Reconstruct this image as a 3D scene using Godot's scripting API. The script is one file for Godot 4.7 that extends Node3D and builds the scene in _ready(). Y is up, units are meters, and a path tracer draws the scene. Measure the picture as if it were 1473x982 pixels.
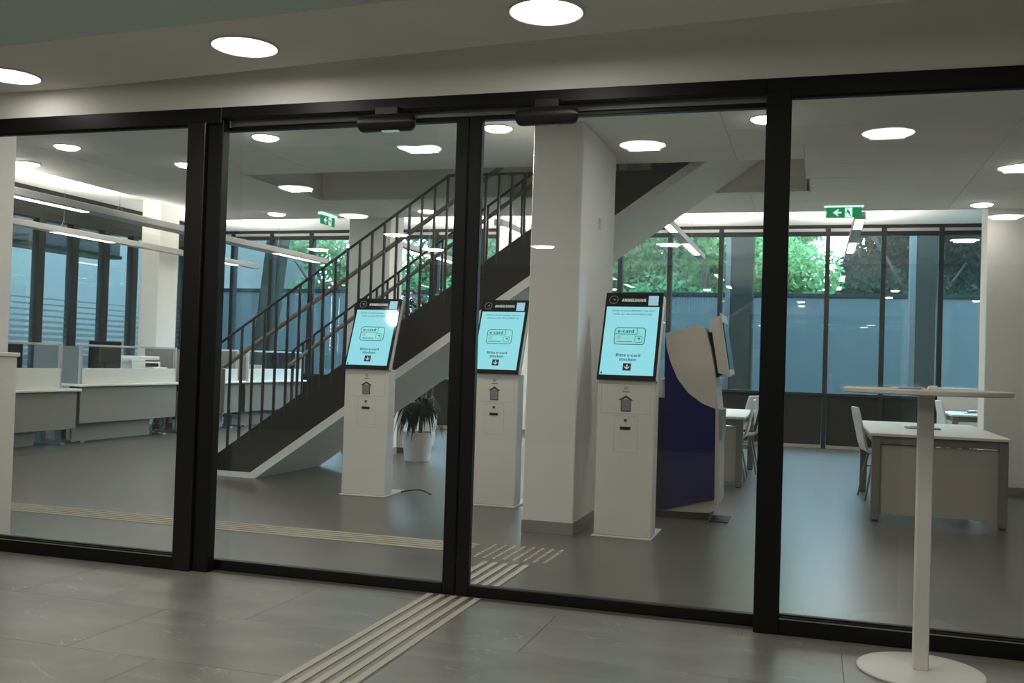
extends Node3D
# A glazed entrance screen with two sliding leaves; behind it a service hall with a stair, check-in kiosks, desks and window walls.

var M := {}
var taken := {}
var rng := RandomNumberGenerator.new()

# ---------------------------------------------------------------- naming
func numbered(called: String) -> String:
	var n: int = taken.get(called, 0)
	taken[called] = n + 1
	return called if n == 0 else "%s_%03d" % [called, n]

func tag(o: Node3D, label := "", category := "", group := "", kind := "") -> Node3D:
	for pair in [["label", label], ["category", category], ["group", group], ["kind", kind]]:
		if pair[1] != "":
			o.set_meta(pair[0], pair[1])
	return o

func thing(called: String, label: String, category: String, at := Vector3.ZERO, turn := 0.0, group := "") -> Node3D:
	var o := Node3D.new()
	o.name = numbered(called)
	add_child(o)
	o.position = at
	o.rotation.y = turn
	tag(o, label, category, group)
	return o

func struct(called: String, label := "") -> Node3D:
	var o := Node3D.new()
	o.name = numbered(called)
	add_child(o)
	tag(o, label, "", "", "structure")
	return o

func put(parent: Node3D, called: String, shape, mat: Material, at := Vector3.ZERO, label := "", basis := Basis()) -> MeshInstance3D:
	var o := MeshInstance3D.new()
	o.name = called
	o.mesh = shape.commit() if shape is SurfaceTool else shape
	o.material_override = mat
	o.cast_shadow = GeometryInstance3D.SHADOW_CASTING_SETTING_ON
	parent.add_child(o, true)
	o.transform = Transform3D(basis, at)
	if label != "":
		o.set_meta("label", label)
	return o

func copy_of(src: Node3D, at: Vector3, turn: float, label: String, group := "") -> Node3D:
	var base: String = str(src.name).rstrip("0123456789").trim_suffix("_")
	var o: Node3D = src.duplicate()
	o.name = numbered(base)
	add_child(o)
	o.position = at
	o.rotation.y = turn
	o.set_meta("label", label)
	if group != "":
		o.set_meta("group", group)
	return o

# ---------------------------------------------------------------- shapes
func mb() -> SurfaceTool:
	var st := SurfaceTool.new()
	st.begin(Mesh.PRIMITIVE_TRIANGLES)
	return st

func tri3(st: SurfaceTool, a: Vector3, b: Vector3, c: Vector3, na: Vector3, nb: Vector3, nc: Vector3) -> void:
	if (b - a).cross(c - a).dot(na + nb + nc) > 0.0:
		var t := b; b = c; c = t
		t = nb; nb = nc; nc = t
	st.set_normal(na); st.add_vertex(a)
	st.set_normal(nb); st.add_vertex(b)
	st.set_normal(nc); st.add_vertex(c)

func tri(st: SurfaceTool, a: Vector3, b: Vector3, c: Vector3, n: Vector3) -> void:
	tri3(st, a, b, c, n, n, n)

func quad(st: SurfaceTool, a: Vector3, b: Vector3, c: Vector3, d: Vector3, n: Vector3) -> void:
	tri(st, a, b, c, n)
	tri(st, a, c, d, n)

func face(st: SurfaceTool, a: Vector3, b: Vector3, c: Vector3, d: Vector3, out_from: Vector3) -> void:
	var n := (b - a).cross(c - a).normalized()
	if n.dot((a + b + c + d) / 4.0 - out_from) < 0.0:
		n = -n
	quad(st, a, b, c, d, n)

func bx(st: SurfaceTool, c: Vector3, s: Vector3, ch := 0.0, B := Basis()) -> void:
	var h := s / 2.0
	var k := minf(ch, minf(h.x, minf(h.y, h.z)) * 0.49)
	for i in 3:
		var u := (i + 1) % 3
		var v := (i + 2) % 3
		for sg in [-1.0, 1.0]:
			var p := []
			for q in [[-1, -1], [1, -1], [1, 1], [-1, 1]]:
				var w := Vector3.ZERO
				w[i] = h[i] * sg
				w[u] = (h[u] - k) * q[0]
				w[v] = (h[v] - k) * q[1]
				p.append(c + B * w)
			var n := Vector3.ZERO
			n[i] = sg
			quad(st, p[0], p[1], p[2], p[3], B * n)
			if k > 0.0:
				for sv in [-1.0, 1.0]:
					var e := []
					for q in [[0, -1], [0, 1], [1, 1], [1, -1]]:
						var w := Vector3.ZERO
						w[i] = (h[i] if q[0] == 0 else h[i] - k) * sg
						w[u] = (h[u] - k if q[0] == 0 else h[u]) * sv
						w[v] = (h[v] - k) * q[1]
						e.append(c + B * w)
					var m := Vector3.ZERO
					m[i] = sg
					m[u] = sv
					quad(st, e[0], e[1], e[2], e[3], B * m.normalized())
	if k > 0.0:
		for sx in [-1.0, 1.0]:
			for sy in [-1.0, 1.0]:
				for sz in [-1.0, 1.0]:
					var s3 := Vector3(sx, sy, sz)
					tri(st, c + B * (s3 * Vector3(h.x, h.y - k, h.z - k)), c + B * (s3 * Vector3(h.x - k, h.y, h.z - k)), c + B * (s3 * Vector3(h.x - k, h.y - k, h.z)), B * s3.normalized())

func span(st: SurfaceTool, x0: float, x1: float, y0: float, y1: float, z0: float, z1: float, ch := 0.0) -> void:
	bx(st, Vector3((x0 + x1) / 2, (y0 + y1) / 2, (z0 + z1) / 2), Vector3(absf(x1 - x0), absf(y1 - y0), absf(z1 - z0)), ch)

func spanned(x0: float, x1: float, y0: float, y1: float, z0: float, z1: float, ch := 0.0) -> SurfaceTool:
	var st := mb()
	span(st, x0, x1, y0, y1, z0, z1, ch)
	return st

func boxed(s: Vector3, ch := 0.0, c := Vector3.ZERO) -> SurfaceTool:
	var st := mb()
	bx(st, c, s, ch)
	return st

func tube(st: SurfaceTool, a: Vector3, b: Vector3, r: float, seg := 10, r2 := -1.0) -> void:
	if r2 < 0.0:
		r2 = r
	var d := (b - a).normalized()
	var u := d.cross(Vector3.UP if absf(d.y) < 0.9 else Vector3.RIGHT).normalized()
	var v := d.cross(u)
	for i in seg:
		var t0 := TAU * i / seg
		var t1 := TAU * (i + 1) / seg
		var n0 := u * cos(t0) + v * sin(t0)
		var n1 := u * cos(t1) + v * sin(t1)
		tri3(st, a + n0 * r, a + n1 * r, b + n1 * r2, n0, n1, n1)
		tri3(st, a + n0 * r, b + n1 * r2, b + n0 * r2, n0, n1, n0)
		tri(st, a, a + n0 * r, a + n1 * r, -d)
		tri(st, b, b + n0 * r2, b + n1 * r2, d)

func lathe(st: SurfaceTool, prof: Array, seg := 32, at := Vector3.ZERO) -> void:
	for k in prof.size() - 1:
		var p: Vector2 = prof[k]
		var q: Vector2 = prof[k + 1]
		var e := q - p
		var nn := Vector2(e.y, -e.x).normalized()
		for i in seg:
			var t0 := TAU * i / seg
			var t1 := TAU * (i + 1) / seg
			var c0 := Vector3(cos(t0), 0, sin(t0))
			var c1 := Vector3(cos(t1), 0, sin(t1))
			var n0 := c0 * nn.x + Vector3.UP * nn.y
			var n1 := c1 * nn.x + Vector3.UP * nn.y
			var a := at + c0 * p.x + Vector3.UP * p.y
			var b := at + c1 * p.x + Vector3.UP * p.y
			var c := at + c1 * q.x + Vector3.UP * q.y
			var d := at + c0 * q.x + Vector3.UP * q.y
			if p.x > 0.0:
				tri3(st, a, b, c, n0, n1, n1)
			if q.x > 0.0:
				tri3(st, a, c, d, n0, n1, n0)

func prism(st: SurfaceTool, pts: Array, z0: float, z1: float) -> void:   # an outline in x and y, extruded along z
	var poly := PackedVector2Array(pts)
	var cw := Geometry2D.is_polygon_clockwise(poly)
	var idx := Geometry2D.triangulate_polygon(poly)
	for i in range(0, idx.size(), 3):
		var a := poly[idx[i]]
		var b := poly[idx[i + 1]]
		var c := poly[idx[i + 2]]
		tri(st, Vector3(a.x, a.y, z1), Vector3(b.x, b.y, z1), Vector3(c.x, c.y, z1), Vector3(0, 0, signf(z1 - z0)))
		tri(st, Vector3(a.x, a.y, z0), Vector3(b.x, b.y, z0), Vector3(c.x, c.y, z0), Vector3(0, 0, signf(z0 - z1)))
	for i in poly.size():
		var a := poly[i]
		var b := poly[(i + 1) % poly.size()]
		var e := (b - a).normalized()
		var n := Vector3(e.y, -e.x, 0) * (-1.0 if cw else 1.0)
		quad(st, Vector3(a.x, a.y, z0), Vector3(b.x, b.y, z0), Vector3(b.x, b.y, z1), Vector3(a.x, a.y, z1), n)

func ring(st: SurfaceTool, w: float, h: float, r: float, t: float, c: Vector2, z0: float, z1: float) -> void:   # a rounded outline, as drawn with a pen of width t
	var outer := []
	var inner := []
	for k in 4:
		var cx := (w / 2 - r) * (1 if k == 0 or k == 3 else -1)
		var cy := (h / 2 - r) * (1 if k < 2 else -1)
		for i in 5:
			var a := PI / 2 * k + PI / 2 * i / 4.0
			outer.append(c + Vector2(cx, cy) + Vector2(cos(a), sin(a)) * r)
			inner.append(c + Vector2(cx, cy) + Vector2(cos(a), sin(a)) * maxf(r - t, 0.0005))
	for i in outer.size():
		var j := (i + 1) % outer.size()
		prism(st, [outer[i], outer[j], inner[j], inner[i]], z0, z1)

func text(parent: Node3D, called: String, words: String, height: float, mat: Material, at: Vector3, bold := true, depth := 0.0008, wide := 0.0) -> MeshInstance3D:
	var f := SystemFont.new()
	f.font_names = PackedStringArray(["Droid Sans"])
	f.font_weight = 700 if bold else 400
	var t := TextMesh.new()
	t.font = f
	t.text = words
	t.font_size = 48
	t.pixel_size = height / 34.0
	t.depth = depth
	t.curve_step = 2.0
	var o := put(parent, called, t, mat, at)
	if wide > 0.0:
		var have := t.get_aabb().size.x
		if have > 0.0:
			o.scale.x = wide / have
	return o

# ---------------------------------------------------------------- materials
func mat(called: String, c: Color, rough := 0.6, metal := 0.0) -> StandardMaterial3D:   # c: real-world (linear) colour
	var m := StandardMaterial3D.new()
	m.resource_name = called
	m.albedo_color = c.linear_to_srgb()
	m.roughness = rough
	m.metallic = metal
	M[called] = m
	return m

func glow(called: String, c: Color, times: float) -> StandardMaterial3D:
	var m := mat(called, c * 0.4, 0.4)
	m.emission_enabled = true
	m.emission = c.linear_to_srgb()
	m.emission_energy_multiplier = times
	return m

func pane(called: String, c: Color, alpha: float) -> StandardMaterial3D:
	var m := mat(called, c, 0.0)
	m.transparency = BaseMaterial3D.TRANSPARENCY_ALPHA
	m.albedo_color.a = alpha
	return m

func noise_tex(freq: float, oct: int, seed_: int, lo: Color, hi: Color, size := 256) -> NoiseTexture2D:
	var n := FastNoiseLite.new()
	n.seed = seed_
	n.frequency = freq
	n.fractal_octaves = oct
	var t := NoiseTexture2D.new()
	t.width = size
	t.height = size
	t.seamless = true
	t.noise = n
	var g := Gradient.new()
	g.set_color(0, lo.linear_to_srgb())
	g.set_color(1, hi.linear_to_srgb())
	t.color_ramp = g
	return t

func grained(called: String, c: Color, rough: float, freq: float, spread: float, scale: float, seed_ := 1, stretch := Vector3.ONE) -> StandardMaterial3D:
	var m := mat(called, Color.WHITE, rough)
	m.albedo_texture = noise_tex(freq, 4, seed_, c * (1.0 - spread), c * (1.0 + spread))
	m.uv1_triplanar = true
	m.uv1_world_triplanar = true
	m.uv1_scale = stretch * scale
	return m

func marble_image() -> ImageTexture:
	var w := 512
	var im := Image.create(w, w, false, Image.FORMAT_RGB8)
	var cloud := FastNoiseLite.new()
	cloud.seed = 5
	cloud.frequency = 0.006
	cloud.fractal_octaves = 5
	var vein := FastNoiseLite.new()
	vein.seed = 9
	vein.frequency = 0.0045
	vein.fractal_octaves = 3
	var where := FastNoiseLite.new()
	where.seed = 23
	where.frequency = 0.004
	for y in w:
		for x in w:
			var q := Vector2(x, y * 1.7)
			var c := cloud.get_noise_2d(q.x, q.y)
			var v := absf(vein.get_noise_2d(q.x + 60.0 * c, q.y + 60.0 * c))
			var line := clampf(1.0 - v / 0.012, 0.0, 1.0) * clampf(where.get_noise_2d(q.x, q.y) * 4.0 - 0.4, 0.0, 1.0)
			var base := Color(0.195, 0.19, 0.168) * (1.0 + 0.30 * c)
			base = base.lerp(Color(0.62, 0.60, 0.55), 0.7 * line)
			im.set_pixel(x, y, base.linear_to_srgb())
	return ImageTexture.create_from_image(im)

func materials() -> void:
	mat("white_wall", Color(0.76, 0.745, 0.70), 0.75)
	mat("lobby_blue", Color(0.70, 0.80, 0.80), 0.8)
	mat("lobby_dark", Color(0.07, 0.068, 0.063), 0.8)
	mat("white_ceiling", Color(0.91, 0.885, 0.82), 0.9)
	mat("soffit_white", Color(0.92, 0.90, 0.84), 0.9)
	grained("vinyl", Color(0.094, 0.089, 0.074), 0.28, 0.02, 0.10, 0.5, 3)
	mat("grey_skirting", Color(0.20, 0.19, 0.17), 0.6)
	mat("grout", Color(0.13, 0.125, 0.11), 0.9)
	var mt := marble_image()
	for k in 4:
		var m := mat("marble_%d" % k, Color.WHITE, 0.36)
		m.albedo_texture = mt
		m.uv1_triplanar = true
		m.uv1_scale = Vector3(0.55, 0.55, 0.55)
		m.uv1_offset = Vector3(0.37 * k, 0.21 * k, 0.53 * k)
	mat("black_frame", Color(0.008, 0.008, 0.008), 0.42)
	M.black_frame.metallic_specular = 0.35
	mat("black_satin", Color(0.03, 0.029, 0.027), 0.3, 0.6)
	mat("dark_frame", Color(0.022, 0.024, 0.023), 0.5)
	mat("gasket", Color(0.004, 0.004, 0.004), 0.6)
	mat("track_grey", Color(0.30, 0.30, 0.28), 0.3, 0.2)
	pane("glass", Color(1, 1, 1), 0.008)
	pane("tinted_glass", Color(0.3, 0.45, 0.42), 0.03)
	pane("clear_screen", Color(0.4, 0.45, 0.45), 0.015)
	var film := mat("frosted_film", Color(0.13, 0.15, 0.155), 0.8)
	film.transparency = BaseMaterial3D.TRANSPARENCY_ALPHA
	film.albedo_color.a = 0.3
	mat("spandrel", Color(0.018, 0.018, 0.017), 0.3)
	mat("stair_dark", Color(0.026, 0.024, 0.021), 0.33)
	mat("rail_metal", Color(0.035, 0.034, 0.032), 0.35, 0.4)
	grained("rail_wood", Color(0.26, 0.225, 0.195), 0.4, 0.05, 0.25, 3.0, 4, Vector3(1, 6, 6))
	mat("tread", Color(0.3, 0.29, 0.27), 0.6)
	mat("kiosk_white", Color(0.72, 0.70, 0.64), 0.45)
	mat("bezel_black", Color(0.008, 0.009, 0.010), 0.08)
	glow("screen_light", Color(0.25, 0.63, 0.70), 1.08)
	M.screen_light.albedo_color = Color(0.05, 0.05, 0.05)
	M.screen_light.roughness = 0.07
	glow("screen_square", Color(0.36, 0.66, 0.80), 0.6)
	glow("screen_card", Color(0.20, 0.60, 0.59), 0.95)
	glow("screen_chip", Color(0.42, 0.55, 0.60), 0.6)
	mat("ink_teal", Color(0.02, 0.14, 0.14), 0.6)
	mat("ink_navy", Color(0.004, 0.015, 0.03), 0.6)
	glow("screen_white", Color(0.7, 0.75, 0.76), 0.55)
	mat("print_grey", Color(0.24, 0.25, 0.26), 0.6)
	mat("print_dark", Color(0.05, 0.06, 0.07), 0.6)
	mat("slot_black", Color(0.004, 0.004, 0.004), 0.4)
	mat("machine_blue", Color(0.003, 0.003, 0.09), 0.45)
	mat("machine_beige", Color(0.56, 0.52, 0.45), 0.5)
	mat("machine_dark", Color(0.012, 0.012, 0.014), 0.5)
	mat("steel", Color(0.35, 0.36, 0.36), 0.35, 0.8)
	mat("table_white", Color(0.72, 0.70, 0.64), 0.4)
	mat("table_edge", Color(0.60, 0.56, 0.49), 0.5)
	mat("seam_grey", Color(0.40, 0.39, 0.36), 0.6)
	mat("desk_grey", Color(0.20, 0.195, 0.18), 0.5)
	mat("desk_panel", Color(0.42, 0.39, 0.335), 0.6)
	mat("chair_shell", Color(0.62, 0.60, 0.56), 0.5)
	mat("paper", Color(0.85, 0.85, 0.83), 0.8)
	mat("tactile", Color(0.43, 0.40, 0.33), 0.7)
	mat("pot_white", Color(0.70, 0.68, 0.66), 0.5)
	mat("soil", Color(0.03, 0.02, 0.015), 0.95)
	var lf := mat("leaf_dark", Color(0.012, 0.018, 0.010), 0.5)
	lf.cull_mode = BaseMaterial3D.CULL_DISABLED
	lf = mat("leaf_mottled", Color(0.06, 0.075, 0.05), 0.45)
	lf.cull_mode = BaseMaterial3D.CULL_DISABLED
	mat("stem", Color(0.10, 0.05, 0.035), 0.8)
	for t in [["tree_light", Color(0.07, 0.17, 0.058)], ["tree_mid", Color(0.038, 0.10, 0.048)], ["tree_dark", Color(0.008, 0.016, 0.012)]]:
		var m := mat(t[0], t[1], 0.6)
		m.cull_mode = BaseMaterial3D.CULL_DISABLED
		m.backlight_enabled = true
		m.backlight = Color(0.5, 0.6, 0.4) if t[0] != "tree_dark" else Color(0.2, 0.24, 0.18)
	grained("bark", Color(0.07, 0.055, 0.045), 0.9, 0.08, 0.4, 1.0, 6)
	grained("garden_wall", Color(0.045, 0.052, 0.051), 0.95, 0.02, 0.06, 0.4, 7)
	mat("wall_cap", Color(0.008, 0.009, 0.009), 0.8)
	mat("render_pale", Color(0.098, 0.098, 0.088), 0.95)
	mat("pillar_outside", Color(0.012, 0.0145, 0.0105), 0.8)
	mat("pillar_sky_lit", Color(0.07, 0.072, 0.072), 0.7)  # paler than the shaft, sky light put into the colour
	mat("desk_white_shaded", Color(0.165, 0.156, 0.135), 0.6)  # white desk panels, their shade put into the colour
	mat("paving", Color(0.09, 0.093, 0.09), 0.9)
	mat("awning", Color(0.012, 0.017, 0.017), 0.7)
	glow("lamp_lobby", Color(1.0, 0.985, 0.94), 15.0)
	glow("lamp_hall", Color(1.0, 0.985, 0.94), 20.0)
	glow("lamp_front", Color(1.0, 0.985, 0.94), 3.0)
	glow("lamp_strip", Color(1.0, 0.99, 0.95), 5.0)
	glow("lamp_up", Color(1.0, 0.99, 0.95), 2.0)
	mat("lamp_body", Color(0.42, 0.42, 0.41), 0.5)
	mat("lamp_rim", Color(0.7, 0.69, 0.66), 0.5)
	mat("wire", Color(0.3, 0.3, 0.3), 0.4, 0.7)
	glow("sign_green", Color(0.008, 0.20, 0.075), 0.9)
	glow("sign_white", Color(0.65, 0.95, 0.85), 0.95)
	mat("monitor_black", Color(0.01, 0.01, 0.01), 0.5)
	mat("socket_white", Color(0.66, 0.65, 0.60), 0.5)
	mat("sensor_black", Color(0.010, 0.010, 0.010), 0.35)
	mat("basket", Color(0.45, 0.36, 0.24), 0.9)
	mat("folder_blue", Color(0.03, 0.06, 0.11), 0.6)
	mat("cable_black", Color(0.01, 0.01, 0.01), 0.6)
	for k in ["pillar_outside", "pillar_sky_lit", "garden_wall", "render_pale", "paving", "wall_cap"]:
		M[k].metallic_specular = 0.15
	for q in [["monitor_black", 0.12], ["machine_blue", 0.2], ["machine_dark", 0.2], ["stair_dark", 0.3], ["dark_frame", 0.2], ["spandrel", 0.3], ["desk_grey", 0.25], ["vinyl", 0.43], ["clear_screen", 0.3], ["leaf_dark", 0.15], ["leaf_mottled", 0.2], ["tree_light", 0.15], ["tree_mid", 0.15], ["tree_dark", 0.08]]:
		M[q[0]].metallic_specular = q[1]

# ---------------------------------------------------------------- lamps
func downlight(label: String, at: Vector3, r: float, lit: Material, energy: float, group: String) -> void:
	var t := thing("ceiling_light", label, "ceiling light", at, 0.0, group)
	var st := mb()
	lathe(st, [Vector2(r + 0.012, 0.0), Vector2(r + 0.012, -0.006), Vector2(r + 0.004, -0.010), Vector2(r, -0.008), Vector2(r, 0.0)], 40)
	put(t, "rim", st, M.lamp_rim)
	st = mb()
	if r < 0.12:
		lathe(st, [Vector2(r, -0.005), Vector2(r * 0.94, -0.014), Vector2(r * 0.8, -0.022), Vector2(r * 0.5, -0.029), Vector2(0.0, -0.032)], 40)
	else:
		lathe(st, [Vector2(r, -0.005), Vector2(r * 0.93, -0.010), Vector2(r * 0.6, -0.016), Vector2(0.0, -0.018)], 40)
	put(t, "diffuser", st, lit, Vector3.ZERO, "glowing white disc")
	var l := AreaLight3D.new()
	l.name = "lamp"
	l.area_size = Vector2(1.36 * r, 1.36 * r)
	l.light_color = Color(1.0, 0.985, 0.94)
	l.light_energy = energy
	l.area_range = 20.0
	l.shadow_enabled = true
	t.add_child(l)
	l.position = Vector3(0, -0.036 if r < 0.12 else -0.021, 0)
	l.rotation.x = -PI / 2

func pendant(label: String, x: float, y: float, z0: float, z1: float, strips: Array, drops: Array, top: float, down: float, up: float, w := 0.055) -> void:
	var t := thing("pendant_light", label, "pendant light", Vector3(x, y, 0.0), 0.0, "")
	put(t, "housing", spanned(-w, w, 0.0, 0.075, z1, z0, 0.004), M.lamp_body)
	for s in strips:
		put(t, "diffuser", spanned(-0.045, 0.045, -0.004, 0.004, s[1], s[0]), M.lamp_strip, Vector3.ZERO, "glowing strip")
		var mid: float = (s[0] + s[1]) / 2.0
		var size: float = s[0] - s[1]
		var a := AreaLight3D.new()
		a.name = "lamp"
		a.area_size = Vector2(0.085, size)
		a.light_energy = down
		a.light_color = Color(1, 0.99, 0.95)
		a.area_range = 20.0
		a.shadow_enabled = true
		t.add_child(a, true)
		a.position = Vector3(0, -0.012, mid)
		a.rotation.x = -PI / 2
	for s in drops:
		put(t, "uplight_strip", spanned(-0.04, 0.04, 0.075, 0.079, s - 0.55, s + 0.55), M.lamp_up)
		var b := AreaLight3D.new()
		b.name = "uplight"
		b.area_size = Vector2(0.08, 1.1)
		b.light_energy = up
		b.light_color = Color(1, 0.99, 0.95)
		b.area_range = 20.0
		b.shadow_enabled = true
		t.add_child(b, true)
		b.position = Vector3(0, 0.09, s)
		b.rotation.x = PI / 2
		var st := mb()
		tube(st, Vector3(0, 0.17, s + 0.62), Vector3(0, top - y, s + 0.62), 0.0025, 6)
		tube(st, Vector3(0, 0.17, s + 0.62), Vector3(0, 0.075, s + 0.57), 0.0025, 6)
		tube(st, Vector3(0, 0.17, s + 0.62), Vector3(0, 0.075, s + 0.67), 0.0025, 6)
		put(t, "suspension_wire", st, M.wire)

# ---------------------------------------------------------------- check-in kiosks
func kiosk(label: String, at: Vector3, turn := 0.0) -> Node3D:
	var t := thing("check_in_kiosk", label, "kiosk", at, turn, "check-in kiosks in the hall")
	put(t, "base_plate", spanned(-0.215, 0.20, 0.0, 0.012, -0.46, 0.012, 0.003), M.kiosk_white)
	put(t, "body", spanned(-0.2, 0.2, 0.012, 1.075, -0.16, 0.0, 0.008), M.kiosk_white)
	put(t, "front_plate", spanned(-0.17, 0.17, 0.845, 1.05, 0.0, 0.0009, 0.0004), M.kiosk_white)
	put(t, "card_plate", spanned(-0.075, 0.085, 0.585, 0.83, 0.0, 0.0012, 0.0005), M.kiosk_white)
	put(t, "card_slot", spanned(-0.036, 0.036, 0.738, 0.758, 0.002, 0.0065, 0.002), M.slot_black)
	var st := mb()
	tube(st, Vector3(0, 0.803, 0.002), Vector3(0, 0.803, 0.008), 0.010, 16)
	put(t, "sensor", st, M.print_dark)
	st = mb()
	ring(st, 0.34, 0.205, 0.004, 0.0018, Vector2(0.0, 0.9475), 0.0008, 0.0012)
	ring(st, 0.162, 0.247, 0.004, 0.0018, Vector2(0.005, 0.7075), 0.0011, 0.0015)
	put(t, "plate_seam", st, M.seam_grey)
	var ar := put(t, "arrow_sticker", spanned(-0.030, 0.030, 0.868, 0.944, 0.001, 0.0030), M.print_grey)
	st = mb()
	prism(st, [Vector2(-0.052, 0.938), Vector2(0.0, 0.972), Vector2(0.052, 0.938), Vector2(0.034, 0.938), Vector2(0.0, 0.955), Vector2(-0.034, 0.938)], 0.001, 0.0042)
	span(st, -0.034, -0.028, 0.865, 0.944, 0.001, 0.0040)
	span(st, 0.028, 0.034, 0.865, 0.944, 0.001, 0.0040)
	span(st, -0.034, 0.034, 0.862, 0.868, 0.001, 0.0040)
	put(ar, "arrow_outline", st, M.print_dark)
	st = mb()
	for k in 3:
		ring(st, 0.010 + 0.009 * k, 0.010 + 0.006 * k, 0.004, 0.0018, Vector2(0, 1.022), 0.0008, 0.0020)
	put(t, "contactless_mark", st, M.print_grey)
	put(t, "print_line", spanned(-0.026, 0.026, 0.992, 1.000, 0.0008, 0.0020), M.print_grey)
	# the tilted screen
	var tilt := Basis(Vector3.RIGHT, deg_to_rad(-23.5))
	var at_s := Vector3(0, 1.078, 0.03)
	put(t, "screen_housing", spanned(-0.195, 0.212, 0.0, 0.655, -0.062, -0.018, 0.008), M.kiosk_white, at_s, "", tilt)
	st = mb()
	prism(st, [Vector2(0.02, 1.0), Vector2(0.15, 1.0), Vector2(0.15, 1.10), Vector2(0.23, 1.36), Vector2(0.10, 1.2)], -0.17, 0.17)
	put(t, "neck", st, M.kiosk_white, Vector3.ZERO, "", Basis(Vector3.UP, PI / 2))
	var bz := put(t, "bezel", spanned(-0.203, 0.203, 0.0, 0.668, -0.018, 0.0, 0.003), M.bezel_black, at_s, "black glass surround of the screen", tilt)
	put(bz, "display", spanned(-0.188, 0.182, 0.034, 0.556, 0.0, 0.0012), M.screen_light, Vector3.ZERO, "glowing turquoise page")
	put(bz, "pale_square", spanned(0.102, 0.172, 0.568, 0.643, 0.0, 0.0012), M.screen_square)
	st = mb()
	ring(st, 0.066, 0.066, 0.033, 0.0045, Vector2(-0.145, 0.610), 0.0, 0.0012)
	prism(st, [Vector2(-0.160, 0.618), Vector2(-0.128, 0.616), Vector2(-0.142, 0.596), Vector2(-0.141, 0.609)], 0.0, 0.0012)
	put(bz, "round_logo", st, M.print_grey)
	text(bz, "header_word", "ANMELDUNG", 0.022, M.screen_white, Vector3(0.0, 0.607, 0.0006), true, 0.001, 0.17)
	text(bz, "hint_line", "Ohne e-card wenden Sie sich", 0.0135, M.ink_teal, Vector3(0.0, 0.525, 0.0016), false, 0.0008, 0.30)
	text(bz, "hint_line", "bitte an die MITARBEITER", 0.0135, M.ink_teal, Vector3(0.0, 0.497, 0.0016), false, 0.0008, 0.27)
	put(bz, "card_picture", spanned(-0.108, 0.100, 0.268, 0.388, 0.0012, 0.0016), M.screen_card)
	st = mb()
	ring(st, 0.218, 0.132, 0.024, 0.005, Vector2(-0.004, 0.328), 0.0013, 0.0024)
	span(st, -0.111, 0.044, 0.341, 0.345, 0.0013, 0.0024)
	span(st, 0.042, 0.046, 0.343, 0.392, 0.0013, 0.0024)
	ring(st, 0.052, 0.052, 0.010, 0.003, Vector2(0.058, 0.305), 0.0013, 0.0024)
	prism(st, [Vector2(0.046, 0.312), Vector2(0.070, 0.320), Vector2(0.064, 0.296), Vector2(0.059, 0.308)], 0.0013, 0.0024)
	span(st, -0.092, 0.014, 0.283, 0.288, 0.0013, 0.0024)
	put(bz, "card_drawing", st, M.ink_teal)
	put(bz, "card_chip", spanned(-0.096, -0.064, 0.302, 0.330, 0.0013, 0.0022), M.screen_chip)
	text(bz, "card_word", "e·card", 0.024, M.ink_teal, Vector3(-0.034, 0.364, 0.002), true, 0.001, 0.115)
	text(bz, "prompt_line", "Bitte e-card", 0.021, M.ink_teal, Vector3(-0.002, 0.182, 0.0016), true, 0.0008, 0.17)
	text(bz, "prompt_line", "stecken", 0.021, M.ink_teal, Vector3(-0.002, 0.150, 0.0016), true, 0.0008, 0.115)
	put(bz, "arrow_square", spanned(-0.030, 0.026, 0.068, 0.122, 0.0012, 0.0018), M.ink_navy)
	st = mb()
	span(st, -0.006, 0.002, 0.086, 0.113, 0.0018, 0.0025)
	prism(st, [Vector2(-0.022, 0.095), Vector2(-0.002, 0.076), Vector2(0.018, 0.095), Vector2(0.014, 0.099), Vector2(-0.002, 0.085), Vector2(-0.018, 0.099)], 0.0018, 0.0025)
	put(bz, "down_arrow", st, M.screen_white)
	put(bz, "small_mark", spanned(-0.180, -0.168, 0.040, 0.054, 0.0012, 0.0018), M.print_dark)
	var a := AreaLight3D.new()
	a.name = "screen_lamp"
	a.area_size = Vector2(0.36, 0.5)
	a.light_energy = 0.05
	a.light_color = Color(0.6, 0.9, 0.95)
	a.area_range = 20.0
	a.shadow_enabled = true
	t.add_child(a)
	a.transform = Transform3D(tilt * Basis(Vector3.UP, PI), at_s + tilt * Vector3(0, 0.3, 0.012))
	return t

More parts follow.
